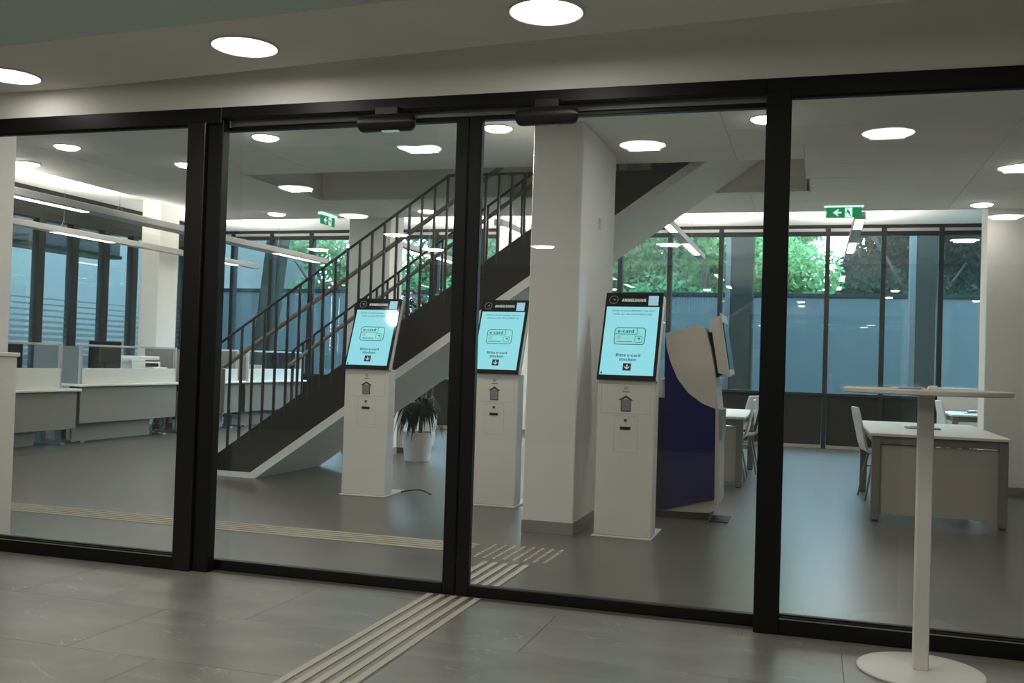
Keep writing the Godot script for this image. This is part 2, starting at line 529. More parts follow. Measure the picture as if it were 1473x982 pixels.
func terminal() -> void:
	var t := thing("service_terminal", "tall blue and beige self-service machine seen from its side behind the right kiosk", "machine", Vector3(0, 0, 0))
	var z0 := -3.62
	var z1 := -3.15
	var curve := [Vector2(-1.118, 1.437), Vector2(-1.106, 1.323), Vector2(-1.070, 1.204), Vector2(-1.013, 1.082), Vector2(-0.929, 0.977), Vector2(-0.821, 0.900), Vector2(-0.719, 0.862)]
	var st := mb()
	prism(st, [Vector2(-1.098, 0.060), Vector2(-0.712, 0.165)] + [Vector2(-0.719, 0.862), Vector2(-0.821, 0.900), Vector2(-0.929, 0.977), Vector2(-1.013, 1.082), Vector2(-1.070, 1.204), Vector2(-1.106, 1.323), Vector2(-1.118, 1.40)], z1 - 0.02, z1)
	put(t, "side_panel", st, M.machine_blue, Vector3.ZERO, "dark blue side panel with a curved top edge")
	st = mb()
	prism(st, [Vector2(-1.116, 1.437), Vector2(-0.864, 1.507), Vector2(-0.815, 1.487), Vector2(-0.769, 1.332), Vector2(-0.735, 1.172), Vector2(-0.700, 0.862), Vector2(-0.682, 0.533), Vector2(-0.676, 0.134), Vector2(-0.700, 0.085), Vector2(-0.745, 0.059), Vector2(-1.10, 0.050)], z0, z1 - 0.02)
	put(t, "cabinet", st, M.machine_beige)
	st = mb()
	prism(st, curve + [Vector2(-0.735, 1.172), Vector2(-0.769, 1.332), Vector2(-0.815, 1.487), Vector2(-0.864, 1.507)], z1 - 0.02, z1 + 0.004)
	put(t, "hood", st, M.machine_beige, Vector3.ZERO, "beige rounded hood")
	put(t, "rear_cover", spanned(-1.19, -1.10, 0.06, 0.93, z0 + 0.02, z1 - 0.03, 0.004), M.machine_dark)
	put(t, "white_block", spanned(-1.195, -1.10, 0.93, 1.08, z0 + 0.02, z1 - 0.03, 0.006), M.chair_shell)  # white block standing in for an object behind the machine
	put(t, "plinth", spanned(-1.17, -0.75, 0.0, 0.055, z0 + 0.03, z1 - 0.02, 0.003), M.machine_dark)
	put(t, "foot_plate", spanned(-0.74, -0.60, 0.0, 0.010, -3.42, -3.10, 0.002), M.machine_dark)
	st = mb()
	prism(st, [Vector2(-0.780, 1.557), Vector2(-0.706, 1.582), Vector2(-0.632, 1.116), Vector2(-0.706, 1.140)], z0 + 0.05, z1 - 0.02)
	put(t, "monitor", st, M.machine_beige)
	st = mb()
	prism(st, [Vector2(-0.706, 1.605), Vector2(-0.690, 1.595), Vector2(-0.612, 1.130), Vector2(-0.632, 1.110)], z0 + 0.04, z1 - 0.01)
	var mo := put(t, "monitor_frame", st, M.chair_shell)
	st = mb()
	prism(st, [Vector2(-0.684, 1.53), Vector2(-0.677, 1.53), Vector2(-0.617, 1.17), Vector2(-0.624, 1.17)], z0 + 0.06, z1 - 0.006)
	put(mo, "monitor_glass", st, M.bezel_black)
	st = mb()
	prism(st, [Vector2(-0.80, 1.46), Vector2(-0.755, 1.45), Vector2(-0.70, 1.12), Vector2(-0.73, 1.10)], z0 + 0.12, z1 - 0.1)
	put(t, "monitor_arm", st, M.machine_dark)
	st = mb()
	span(st, -0.70, -0.668, 0.62, 0.86, z0 + 0.1, z1 - 0.03, 0.004)
	put(t, "reader_unit", st, M.steel)

# ---------------------------------------------------------------- chairs, tables, desks
func chair(label: String, at: Vector3, turn: float, group := "") -> Node3D:   # faces local +x
	var t := thing("chair", label, "chair", at, turn, group)
	var st := mb()
	var prof := [Vector2(0.22, 0.445), Vector2(0.16, 0.455), Vector2(0.0, 0.44), Vector2(-0.14, 0.435), Vector2(-0.19, 0.455), Vector2(-0.215, 0.52), Vector2(-0.235, 0.62), Vector2(-0.262, 0.74), Vector2(-0.285, 0.85)]
	var wide := [0.19, 0.20, 0.205, 0.20, 0.195, 0.195, 0.20, 0.20, 0.17]
	for part in [[0, 4], [4, 8]]:
		st = mb()
		for k in range(part[0], part[1]):
			var p: Vector2 = prof[k]
			var q: Vector2 = prof[k + 1]
			var n := Vector3(-(q.y - p.y), q.x - p.x, 0).normalized() * 0.010
			if n.y < 0.0 and part[0] == 0:
				n = -n
			var w0: float = wide[k]
			var w1: float = wide[k + 1]
			var mid := Vector3((p.x + q.x) / 2, (p.y + q.y) / 2, 0)
			var a := [Vector3(p.x, p.y, -w0), Vector3(p.x, p.y, w0), Vector3(q.x, q.y, w1), Vector3(q.x, q.y, -w1)]
			face(st, a[0] + n, a[1] + n, a[2] + n, a[3] + n, mid)
			face(st, a[0] - n, a[1] - n, a[2] - n, a[3] - n, mid)
			face(st, a[1] + n, a[1] - n, a[2] - n, a[2] + n, mid)
			face(st, a[0] + n, a[0] - n, a[3] - n, a[3] + n, mid)
			if k == part[0]:
				face(st, a[0] + n, a[1] + n, a[1] - n, a[0] - n, mid)
			if k == part[1] - 1:
				face(st, a[2] + n, a[3] + n, a[3] - n, a[2] - n, mid)
		put(t, "seat" if part[0] == 0 else "backrest", st, M.chair_shell)
	for s in [[1, 1], [1, -1], [-1, 1], [-1, -1]]:
		st = mb()
		tube(st, Vector3(0.13 * s[0], 0.432, 0.14 * s[1]), Vector3(0.21 * s[0], 0.0, 0.2 * s[1]), 0.011, 10, 0.009)
		put(t, "leg", st, M.desk_grey)
	st = mb()
	for s in [-1, 1]:
		tube(st, Vector3(-0.155, 0.29, 0.16 * s), Vector3(0.155, 0.29, 0.16 * s), 0.007, 8)
	put(t, "stretcher", st, M.desk_grey)
	return t

func frame_table(label: String, x0: float, x1: float, z0: float, z1: float, h: float, panelled: bool, group := "") -> Node3D:
	var t := thing("desk", label, "desk", Vector3((x0 + x1) / 2, 0, (z0 + z1) / 2), 0.0, group)
	var w := (x1 - x0) / 2
	var d := (z0 - z1) / 2
	put(t, "desktop", boxed(Vector3(2 * w + 0.03, 0.025, 2 * d + 0.03), 0.004), M.table_white, Vector3(0, h - 0.0125, 0))
	for s in [[1, 1], [1, -1], [-1, 1], [-1, -1]]:
		put(t, "leg", boxed(Vector3(0.065, h - 0.04, 0.065), 0.003), M.desk_grey, Vector3((w - 0.033) * s[0], (h - 0.04) / 2 + 0.012, (d - 0.033) * s[1]))
		put(t, "leg_foot", boxed(Vector3(0.05, 0.012, 0.05), 0.002), M.machine_dark, Vector3((w - 0.033) * s[0], 0.006, (d - 0.033) * s[1]))
	for s in [-1, 1]:
		put(t, "frame_rail", boxed(Vector3(2 * w - 0.13, 0.06, 0.05), 0.003), M.desk_grey, Vector3(0, h - 0.056, (d - 0.033) * s))
		put(t, "frame_rail", boxed(Vector3(0.05, 0.06, 2 * d - 0.13), 0.003), M.desk_grey, Vector3((w - 0.033) * s, h - 0.056, 0))
	if panelled:
		put(t, "end_panel", boxed(Vector3(2 * w - 0.13, h - 0.15, 0.02), 0.002), M.desk_panel, Vector3(0, (h - 0.15) / 2 + 0.055, d - 0.04), "beige panel closing the end")
	return t

func service_desk(label: String, x: float, z_near: float, z_far: float, screens: Array, base: Array, lift := 0.0) -> Node3D:   # runs along z, its front faces +x
	var mid := (z_near + z_far) / 2
	var L := z_near - z_far
	var t := thing("service_desk", label, "desk", Vector3(x, 0, mid), 0.0, "service desks in a row along the left windows")
	put(t, "worktop", spanned(-0.78, 0.06, 0.705 + lift, 0.737 + lift, -L / 2, L / 2, 0.008), M.table_white)
	put(t, "modesty_panel", spanned(-0.02, 0.0, 0.25 + lift, 0.70 + lift, -L / 2 + 0.02, L / 2 - 0.02, 0.003), M.desk_white_shaded)
	put(t, "base_panel", spanned(-0.14, -0.11, 0.02, 0.60, base[1] - mid, base[0] - mid, 0.003), M.desk_white_shaded)
	for s in [-1, 1]:
		put(t, "lifting_column", spanned(-0.45, -0.35, 0.03, 0.70 + lift, s * (L / 2 - 0.16) - 0.04, s * (L / 2 - 0.16) + 0.04, 0.003), M.desk_grey)
		put(t, "foot", spanned(-0.72, -0.06, 0.0, 0.03, s * (L / 2 - 0.16) - 0.04, s * (L / 2 - 0.16) + 0.04, 0.004), M.desk_grey)
	var a: float = screens[0] - mid
	var b: float = screens[1] - mid
	put(t, "low_screen", spanned(-0.04, 0.0, 0.737 + lift, 0.93, b, a, 0.003), M.table_white)
	var g := put(t, "glass_screen", spanned(-0.026, -0.016, 0.93, 1.215, b + 0.02, a - 0.02), M.clear_screen)
	put(g, "top_rail", spanned(-0.032, -0.010, 1.2, 1.225, b + 0.01, a - 0.01, 0.002), M.lamp_body)
	for e in [a, b]:
		put(t, "screen_post", spanned(-0.04, 0.0, 0.737 + lift, 1.225, e - 0.015, e + 0.015, 0.003), M.lamp_body)
	put(t, "side_screen", spanned(-0.72, -0.04, 0.737 + lift, 1.2, a - 0.012, a + 0.012, 0.003), M.desk_grey)
	return t

func monitor(label: String, at: Vector3, turn: float, w := 0.56, h := 0.35) -> Node3D:
	var t := thing("computer_monitor", label, "monitor", at, turn)
	put(t, "foot", boxed(Vector3(0.24, 0.012, 0.18), 0.004, Vector3(0, 0.006, 0)), M.monitor_black)
	put(t, "stand", boxed(Vector3(0.06, 0.24, 0.03), 0.004, Vector3(0, 0.13, -0.03)), M.monitor_black)
	var c := put(t, "casing", boxed(Vector3(w, h, 0.045), 0.01, Vector3(0, 0.17 + h / 2, 0)), M.monitor_black)
	put(c, "rear_bulge", boxed(Vector3(w * 0.5, h * 0.5, 0.03), 0.01, Vector3(0, 0.17 + h / 2, -0.035)), M.monitor_black)
	put(c, "screen_glass", boxed(Vector3(w - 0.03, h - 0.03, 0.003), 0.0, Vector3(0, 0.17 + h / 2, 0.023)), M.bezel_black)
	return t

# ---------------------------------------------------------------- plants
func strap_leaf(st: SurfaceTool, root: Vector3, dir: float, reach: float, rise: float, droop: float, w: float) -> void:
	var pts := []
	for i in 8:
		var u := i / 7.0
		pts.append(root + Vector3(cos(dir) * reach * u, rise * sin(u * 1.9) - droop * u * u * u, sin(dir) * reach * u))
	var side := Vector3(-sin(dir), 0, cos(dir))
	for i in 7:
		var w0 := w * sin(PI * (0.12 + 0.88 * (i / 7.0)))
		var w1 := w * sin(PI * (0.12 + 0.88 * ((i + 1) / 7.0)))
		var n: Vector3 = side.cross(pts[i + 1] - pts[i]).normalized()
		if n.y < 0:
			n = -n
		quad(st, pts[i] - side * w0, pts[i] + side * w0, pts[i + 1] + side * w1, pts[i + 1] - side * w1, n)

func pot(t: Node3D, r0: float, r1: float, h: float) -> void:
	var st := mb()
	lathe(st, [Vector2(0, 0), Vector2(r1, 0.0), Vector2(r1 + 0.004, 0.006), Vector2(r0, h - 0.006), Vector2(r0 - 0.004, h), Vector2(r0 - 0.018, h), Vector2(r0 - 0.022, h - 0.04)], 36)
	put(t, "pot", st, M.pot_white)
	st = mb()
	lathe(st, [Vector2(r0 - 0.02, h - 0.035), Vector2(0, h - 0.03)], 24)
	put(t, "soil", st, M.soil)

func leaf_cloud(st: SurfaceTool, centre: Vector3, rad: Vector3, count: int, size: float) -> void:
	for i in count:
		var d := Vector3(rng.randfn(), rng.randfn(), rng.randfn()).normalized() * pow(rng.randf(), 0.45)
		var p := centre + d * rad
		var a := Vector3(rng.randfn(), rng.randfn() * 0.7 - 0.4, rng.randfn()).normalized()
		var b := a.cross(Vector3(rng.randfn(), rng.randfn(), rng.randfn())).normalized()
		var s := size * rng.randf_range(0.6, 1.3)
		var n := a.cross(b).normalized()
		var tip := p + a * s
		var m0 := p + a * s * 0.45 + b * s * 0.28 + n * s * 0.06
		var m1 := p + a * s * 0.45 - b * s * 0.28 + n * s * 0.06
		tri(st, p, m0, tip, n)
		tri(st, p, tip, m1, n)

func tree(label: String, at: Vector3, h: float, r: float, leafs: Material, count: int, size: float) -> void:
	var t := thing("tree", label, "tree", at, 0.0, "")
	var st := mb()
	tube(st, Vector3.ZERO, Vector3(0.1, h * 0.55, 0.0), 0.16, 10, 0.09)
	for k in 6:
		var a := TAU * k / 6.0 + 0.4
		tube(st, Vector3(0.06, h * (0.34 + 0.04 * k), 0), Vector3(cos(a) * r * 0.75, h * (0.58 + 0.05 * k), sin(a) * r * 0.75), 0.05, 7, 0.02)
	put(t, "trunk", st, M.bark)
	st = mb()
	for k in 11:
		var a := TAU * k / 11.0 * 2.0
		var q := Vector3(cos(a) * r * 0.55, h * (0.30 + 0.065 * k), sin(a) * r * 0.55)
		leaf_cloud(st, q, Vector3(r * 0.62, h * 0.13, r * 0.62), count / 11, size)
	tag(put(t, "foliage", st, leafs), "", "", "", "stuff")

# ---------------------------------------------------------------- the place
func _ready() -> void:
	rng.seed = 20240611
	materials()
	# camera
	var cam := Camera3D.new()
	cam.name = "camera"
	cam.fov = 38.19
	cam.near = 0.05
	cam.far = 200.0
	add_child(cam)
	cam.transform = Transform3D(Basis(Vector3.UP, 0.29794) * Basis(Vector3.RIGHT, 0.02001) * Basis(Vector3.BACK, 0.03103), Vector3(0, 1.18, 4.577))
	cam.current = true
	# sky and exposure
	var env := Environment.new()
	var sky := Sky.new()
	var sm := ProceduralSkyMaterial.new()
	sm.sky_top_color = Color(0.30, 0.60, 0.84).linear_to_srgb()
	sm.sky_horizon_color = Color(0.55, 0.86, 1.0).linear_to_srgb()
	sm.ground_horizon_color = Color(0.30, 0.36, 0.38).linear_to_srgb()
	sm.ground_bottom_color = Color(0.20, 0.22, 0.22).linear_to_srgb()
	sm.sky_energy_multiplier = 3.6
	sky.sky_material = sm
	env.background_mode = Environment.BG_SKY
	env.sky = sky
	env.tonemap_mode = Environment.TONE_MAPPER_LINEAR
	env.tonemap_exposure = 1.1
	env.sdfgi_enabled = true
	env.ssao_enabled = true
	env.ssil_enabled = true
	var we := WorldEnvironment.new()
	we.name = "environment"
	we.environment = env
	add_child(we)

	floors()
	hall_shell()
	lobby_shell()
	entrance()
	window_walls()
	pillars()
	staircase()
	outside()
	lamps()
	furniture()
	small_things()

func floors() -> void:
	var f := struct("floor", "grey floor of the hall and the tiled floor before the glass")
	put(f, "hall_covering", spanned(-10.6, 4.3, -0.05, 0.0, -11.4, -0.04), M.vinyl, Vector3.ZERO, "smooth grey floor covering of the hall")
	put(f, "grout_bed", spanned(-8.2, 4.3, -0.05, -0.0025, -0.04, 9.7), M.grout)
	var j := 0
	for row in range(0, 15):
		var z0 := -0.04 if row == 0 else 0.076 + 0.63 * (row - 1)
		var z1 := 0.076 + 0.63 * row
		var off := -1.123 if row % 2 == 1 else -0.28
		var i := -7
		while off + 1.26 * i < 4.2:
			var x0 := maxf(off + 1.26 * i, -8.1)
			var x1 := minf(off + 1.26 * (i + 1), 4.2)
			if x1 - x0 > 0.05:
				j += 1
				put(f, "tile", boxed(Vector3(x1 - x0 - 0.002, 0.02, z1 - z0 - 0.002), 0.0006), M["marble_%d" % (rng.randi() % 4)], Vector3((x0 + x1) / 2, -0.01, (z0 + z1) / 2))
			i += 1

func panel_rects(x0: float, x1: float, z0: float, z1: float) -> Array:   # a ceiling field less the stair opening, as up to four rectangles
	var hx0 := -5.12
	var hx1 := -0.11
	var hz0 := -4.95
	var hz1 := -3.5
	if x1 <= hx0 or x0 >= hx1 or z1 <= hz0 or z0 >= hz1:
		return [[x0, x1, z0, z1]]
	var out := []
	if x0 < hx0:
		out.append([x0, hx0, z0, z1])
	if x1 > hx1:
		out.append([hx1, x1, z0, z1])
	var a := maxf(x0, hx0)
	var b := minf(x1, hx1)
	if z0 < hz0:
		out.append([a, b, z0, hz0])
	if z1 > hz1:
		out.append([a, b, hz1, z1])
	return out

func hall_shell() -> void:
	var c := struct("ceiling", "suspended white panel ceiling of the hall with the stair opening")
	var xs := [-7.1]
	for k in range(-3, 3):
		xs.append(-0.63 + 1.875 * k)
	xs.append(4.2)
	var zs := [-6.2]
	for k in range(-8, 1):
		zs.append(-0.57 + 0.63 * k)
	zs.append(-0.15)
	for i in xs.size() - 1:
		for k in zs.size() - 1:
			for r in panel_rects(xs[i], xs[i + 1], zs[k], zs[k + 1]):
				if r[1] - r[0] > 0.02 and r[3] - r[2] > 0.02:
					put(c, "ceiling_panel", boxed(Vector3(r[1] - r[0] - 0.003, 0.02, r[3] - r[2] - 0.003), 0.0015), M.white_ceiling, Vector3((r[0] + r[1]) / 2, 2.86, (r[2] + r[3]) / 2))
	var st := mb()
	span(st, -7.1, -5.12, 2.872, 2.9, -6.2, -0.1)
	span(st, -0.11, 4.2, 2.872, 2.9, -6.2, -0.1)
	span(st, -5.12, -0.11, 2.872, 2.9, -3.5, -0.1)
	span(st, -5.12, -0.11, 2.872, 2.9, -6.2, -4.95)
	put(c, "backing", st, M.white_ceiling)
	st = mb()
	span(st, -7.13, -7.1, 2.85, 3.41, -6.23, -0.1)
	span(st, -7.1, 4.2, 2.85, 3.41, -6.23, -6.2)
	put(c, "edge_board", st, M.white_ceiling)
	st = mb()   # the four sides of the stair opening
	span(st, -5.15, -5.12, 2.85, 5.6, -4.98, -3.47)
	span(st, -0.11, -0.08, 2.85, 3.41, -4.98, -3.47)
	span(st, -5.12, -0.11, 2.85, 3.41, -3.5, -3.47)
	span(st, -5.12, -0.11, 2.85, 5.6, -4.98, -4.95)
	put(c, "opening_side", st, M.white_ceiling)
	st = mb()   # the slab over the hall, raised along the windows
	span(st, -10.7, -5.12, 3.41, 3.7, -11.5, 0.1)
	span(st, -0.11, 4.4, 3.41, 3.7, -11.5, 0.1)
	span(st, -5.12, -0.11, 3.41, 3.7, -3.5, 0.1)
	span(st, -5.12, -0.11, 3.41, 3.7, -11.5, -4.95)
	put(c, "slab", st, M.white_ceiling)
	st = mb()   # the landing above closes the opening
	span(st, -5.3, 2.2, 5.6, 5.8, -5.1, -2.4)
	span(st, 2.0, 2.2, 3.7, 5.6, -5.1, -2.4)
	span(st, -5.3, 2.2, 3.7, 5.6, -2.6, -2.4)
	span(st, -5.3, -5.15, 3.7, 5.6, -5.1, -2.4)
	span(st, -0.11, 2.2, 3.7, 5.6, -5.1, -4.95)
	put(c, "landing_shell", st, M.white_wall)
	var w := struct("wall_right", "plain wall closing the hall on the right")
	put(w, "plaster", spanned(4.2, 4.4, 0.0, 3.7, -11.5, 0.0), M.white_wall)
	w = struct("wall_front", "plain wall beside the glazed entrance")
	put(w, "plaster", spanned(-10.7, -6.4, 0.0, 3.7, -0.1, 0.1), M.white_wall)
	put(w, "plaster", spanned(-6.4, 4.4, 2.62, 3.7, -0.1, -0.02), M.white_wall)
	put(w, "plaster", spanned(3.2, 4.4, 0.0, 2.62, -0.1, -0.02), M.white_wall)

func lobby_shell() -> void:
	var c := struct("ceiling", "ceiling before the entrance, a white strip and a pale blue field")
	var st := mb()
	prism(st, [Vector2(-8.1, -0.01), Vector2(-3.97, -0.01), Vector2(4.2, 0.40 + 0.1045 * 4.2), Vector2(4.2, 0.98 + 0.069 * 4.2), Vector2(-8.1, 0.98 - 0.069 * 8.1)], -2.9, -2.65)
	put(c, "white_strip", st, M.soffit_white, Vector3.ZERO, "white plaster strip carrying the lamps", Basis(Vector3.RIGHT, PI / 2))
	st = mb()
	prism(st, [Vector2(-8.1, 0.98 - 0.069 * 8.1), Vector2(4.2, 0.98 + 0.069 * 4.2), Vector2(4.2, 9.6), Vector2(-8.1, 9.6)], -2.9, -2.654)
	put(c, "blue_field", st, M.lobby_blue, Vector3.ZERO, "pale blue-grey field", Basis(Vector3.RIGHT, PI / 2))  # one even pale blue-grey tone
	put(c, "recess_lid", spanned(-8.1, 4.2, 2.85, 2.95, -0.02, 1.0), M.soffit_white)
	var w := struct("wall_above_entrance", "white upstand above the black head of the glazing")
	put(w, "plaster", spanned(-8.1, 4.2, 2.49, 2.9, -0.02, -0.012), M.soffit_white)
	w = struct("wall_lobby_left", "plain wall of the lobby on the left")
	put(w, "plaster", spanned(-8.3, -8.1, 0.0, 2.95, 0.0, 9.8), M.lobby_dark)
	w = struct("wall_lobby_right", "plain wall of the lobby on the right")
	put(w, "plaster", spanned(4.2, 4.4, 0.0, 2.95, 0.0, 9.8), M.white_wall)
	w = struct("wall_rear", "dark rear wall of the lobby")
	put(w, "plaster", spanned(-8.3, 4.4, 0.0, 2.95, 9.6, 9.8), M.lobby_dark)

func entrance() -> void:
	var h := struct("trim_1", "black metal head running over the whole entrance glazing")
	put(h, "head_rail", spanned(-6.4, -3.08, 2.411, 2.497, -0.07, 0.0, 0.003), M.black_frame)
	put(h, "head_rail", spanned(-3.08, -0.235, 2.437, 2.497, -0.07, 0.0, 0.003), M.black_frame)
	put(h, "head_rail", spanned(-0.235, 3.2, 2.411, 2.497, -0.07, 0.0, 0.003), M.black_frame)
	put(h, "door_track", spanned(-3.08, -0.235, 2.411, 2.49, -0.19, -0.085, 0.002), M.track_grey)
	put(h, "closing_plate", spanned(-6.4, 3.2, 2.49, 2.63, -0.2, -0.03), M.black_frame)
	var p := struct("trim_2", "black double post between the left fixed pane and the left sliding leaf")
	put(p, "post", spanned(-3.285, -3.174, 0.0, 2.42, -0.07, 0.004, 0.004), M.black_satin)
	put(p, "post", spanned(-3.170, -3.078, 0.0, 2.44, -0.085, -0.02, 0.004), M.black_frame)
	p = struct("trim_3", "black post between the right sliding leaf and the right fixed pane")
	put(p, "post", spanned(-0.235, -0.124, 0.0, 2.44, -0.07, 0.004, 0.004), M.black_frame)
	for side in [["window_1", -6.4, -3.285, "fixed glass panel left of the sliding doors"], ["window_2", -0.124, 3.2, "fixed glass panel right of the sliding doors"]]:
		var w := struct(side[0], side[3])
		put(w, "bottom_rail", spanned(side[1], side[2], 0.0, 0.082, -0.07, 0.0, 0.004), M.black_frame)
		put(w, "glazing_bead", spanned(side[1], side[2], 0.070, 0.075, 0.0, 0.0015), M.track_grey)
		put(w, "gasket", spanned(side[1], side[2], 0.082, 0.088, -0.05, -0.02), M.gasket)
		put(w, "gasket", spanned(side[1], side[2], 2.404, 2.412, -0.05, -0.02), M.gasket)
		put(w, "pane", spanned(side[1], side[2], 0.084, 2.412, -0.038, -0.030), M.glass)
	for leaf in [["door_1", -3.21, -1.70, "left leaf of the black framed sliding door"], ["door_2", -1.695, -0.17, "right leaf of the black framed sliding door"]]:
		var d := struct(leaf[0], leaf[3])
		put(d, "stile", spanned(leaf[1], leaf[1] + 0.067, 0.0, 2.411, -0.145, -0.1, 0.004), M.black_frame)
		put(d, "stile", spanned(leaf[2] - 0.067, leaf[2], 0.0, 2.411, -0.145, -0.1, 0.004), M.black_frame)
		put(d, "bottom_rail", spanned(leaf[1] + 0.067, leaf[2] - 0.067, 0.0, 0.055, -0.145, -0.1, 0.004), M.black_frame)
		put(d, "top_rail", spanned(leaf[1] + 0.067, leaf[2] - 0.067, 2.391, 2.411, -0.145, -0.1, 0.003), M.black_frame)
		put(d, "pane", spanned(leaf[1] + 0.06, leaf[2] - 0.06, 0.05, 2.395, -0.127, -0.119), M.glass)

func window_walls() -> void:
	# back wall
	var w := struct("window_3", "dark framed window wall at the far end of the hall")
	var z := -11.25
	put(w, "head_beam", spanned(-10.5, 4.2, 3.36, 3.41, z - 0.1, z + 0.06, 0.003), M.dark_frame)
	put(w, "blind_box", spanned(-10.5, 4.2, 3.31, 3.36, z - 0.1, z + 0.03), M.lamp_body)
	put(w, "transom", spanned(-10.5, 4.2, 3.25, 3.31, z - 0.06, z + 0.05, 0.003), M.dark_frame)
	put(w, "sill", spanned(-10.5, 4.2, 0.80, 0.845, z - 0.08, z + 0.07, 0.003), M.dark_frame)
	put(w, "floor_rail", spanned(-10.5, 4.2, 0.0, 0.05, z - 0.08, z + 0.05, 0.003), M.grey_skirting)
	var x := -2.248 - 0.802 * 10
	while x < 4.2:
		put(w, "mullion", spanned(x - 0.035, x + 0.035, 0.0, 3.36, z - 0.08, z + 0.06, 0.004), M.dark_frame)
		var x1 := minf(x + 0.802, 4.2)
		put(w, "pane", spanned(x + 0.035, x1 - 0.035, 0.845, 3.25, z - 0.004, z + 0.004), M.tinted_glass)
		put(w, "spandrel_panel", spanned(x + 0.037, x1 - 0.037, 0.05, 0.80, z - 0.03, z + 0.03, 0.002), M.spandrel)
		x += 0.802
	# left wall
	w = struct("window_5", "dark framed window wall along the left side of the hall, behind the service desks")
	var xl := -10.5
	put(w, "head_beam", spanned(xl - 0.15, xl + 0.05, 2.98, 3.41, -11.25, -0.1, 0.003), M.dark_frame)
	put(w, "sill", spanned(xl - 0.1, xl + 0.07, 0.60, 0.645, -11.25, -0.1, 0.003), M.dark_frame)
	put(w, "spandrel_panel", spanned(xl - 0.05, xl, 0.0, 0.60, -11.25, -0.1), M.spandrel)
	for k in range(-10, 7):
		var zc := -6.73 - 0.668 * k
		if zc < -11.2 or zc > -0.2:
			continue
		put(w, "mullion", spanned(xl - 0.06, xl + 0.06, 0.0, 3.0, zc - 0.065, zc + 0.065, 0.004), M.dark_frame)
		var zb := maxf(zc - 0.668, -11.25)
		put(w, "pane", spanned(xl - 0.004, xl + 0.004, 0.645, 2.98, zb + 0.06, zc - 0.06), M.tinted_glass)
		if zc < -5.0:
			for s in 12:
				put(w, "film_band", spanned(xl + 0.005, xl + 0.0065, 0.92 + 0.085 * s, 0.988 + 0.085 * s - 0.0045 * s, zb + 0.068, zc - 0.068), M.frosted_film)

func pillars() -> void:
	for a in [
		["square white pillar standing between the middle kiosk and the right kiosk", -1.915, -1.555, -3.18, -2.03, 2.85],
		["white pillar behind the stair railings, in front of the far windows", -5.43, -4.88, -6.62, -6.24, 3.41],
		["white pillar behind the service desks, crossed by the lower pendant light", -9.62, -9.30, -8.26, -7.80, 3.41],
		["white pillar at the right edge behind the standing table and desk", 1.63, 2.5, -6.62, -6.24, 3.41],
		["white pillar at the left edge above the counter", -6.1, -5.035, -0.62, -0.33, 2.85],
		["narrow white pillar at the far windows, seen through the upper stair balusters", -5.03, -4.45, -11.15, -10.75, 3.41]]:
		var t := thing("pillar", a[0], "pillar", Vector3((a[1] + a[2]) / 2, 0, (a[3] + a[4]) / 2))
		t.set_meta("kind", "structure")
		var w: float = a[2] - a[1]
		var d: float = a[4] - a[3]
		put(t, "shaft", boxed(Vector3(w, a[5], d), 0.006, Vector3(0, a[5] / 2, 0)), M.white_wall)
		put(t, "baseboard", boxed(Vector3(w + 0.008, 0.085, d + 0.008), 0.002, Vector3(0, 0.0425, 0)), M.grey_skirting)
		if a[1] == -1.915:
			var s := put(t, "socket", spanned(0.0, 0.006, 2.18, 2.265, -0.04, 0.04, 0.002), M.socket_white, Vector3(w / 2, 0, -0.02))
			put(s, "socket_cover", spanned(0.006, 0.011, 2.19, 2.225, -0.03, 0.03, 0.002), M.socket_white)
			put(s, "socket_cover", spanned(0.006, 0.011, 2.228, 2.258, -0.03, 0.03, 0.002), M.socket_white)

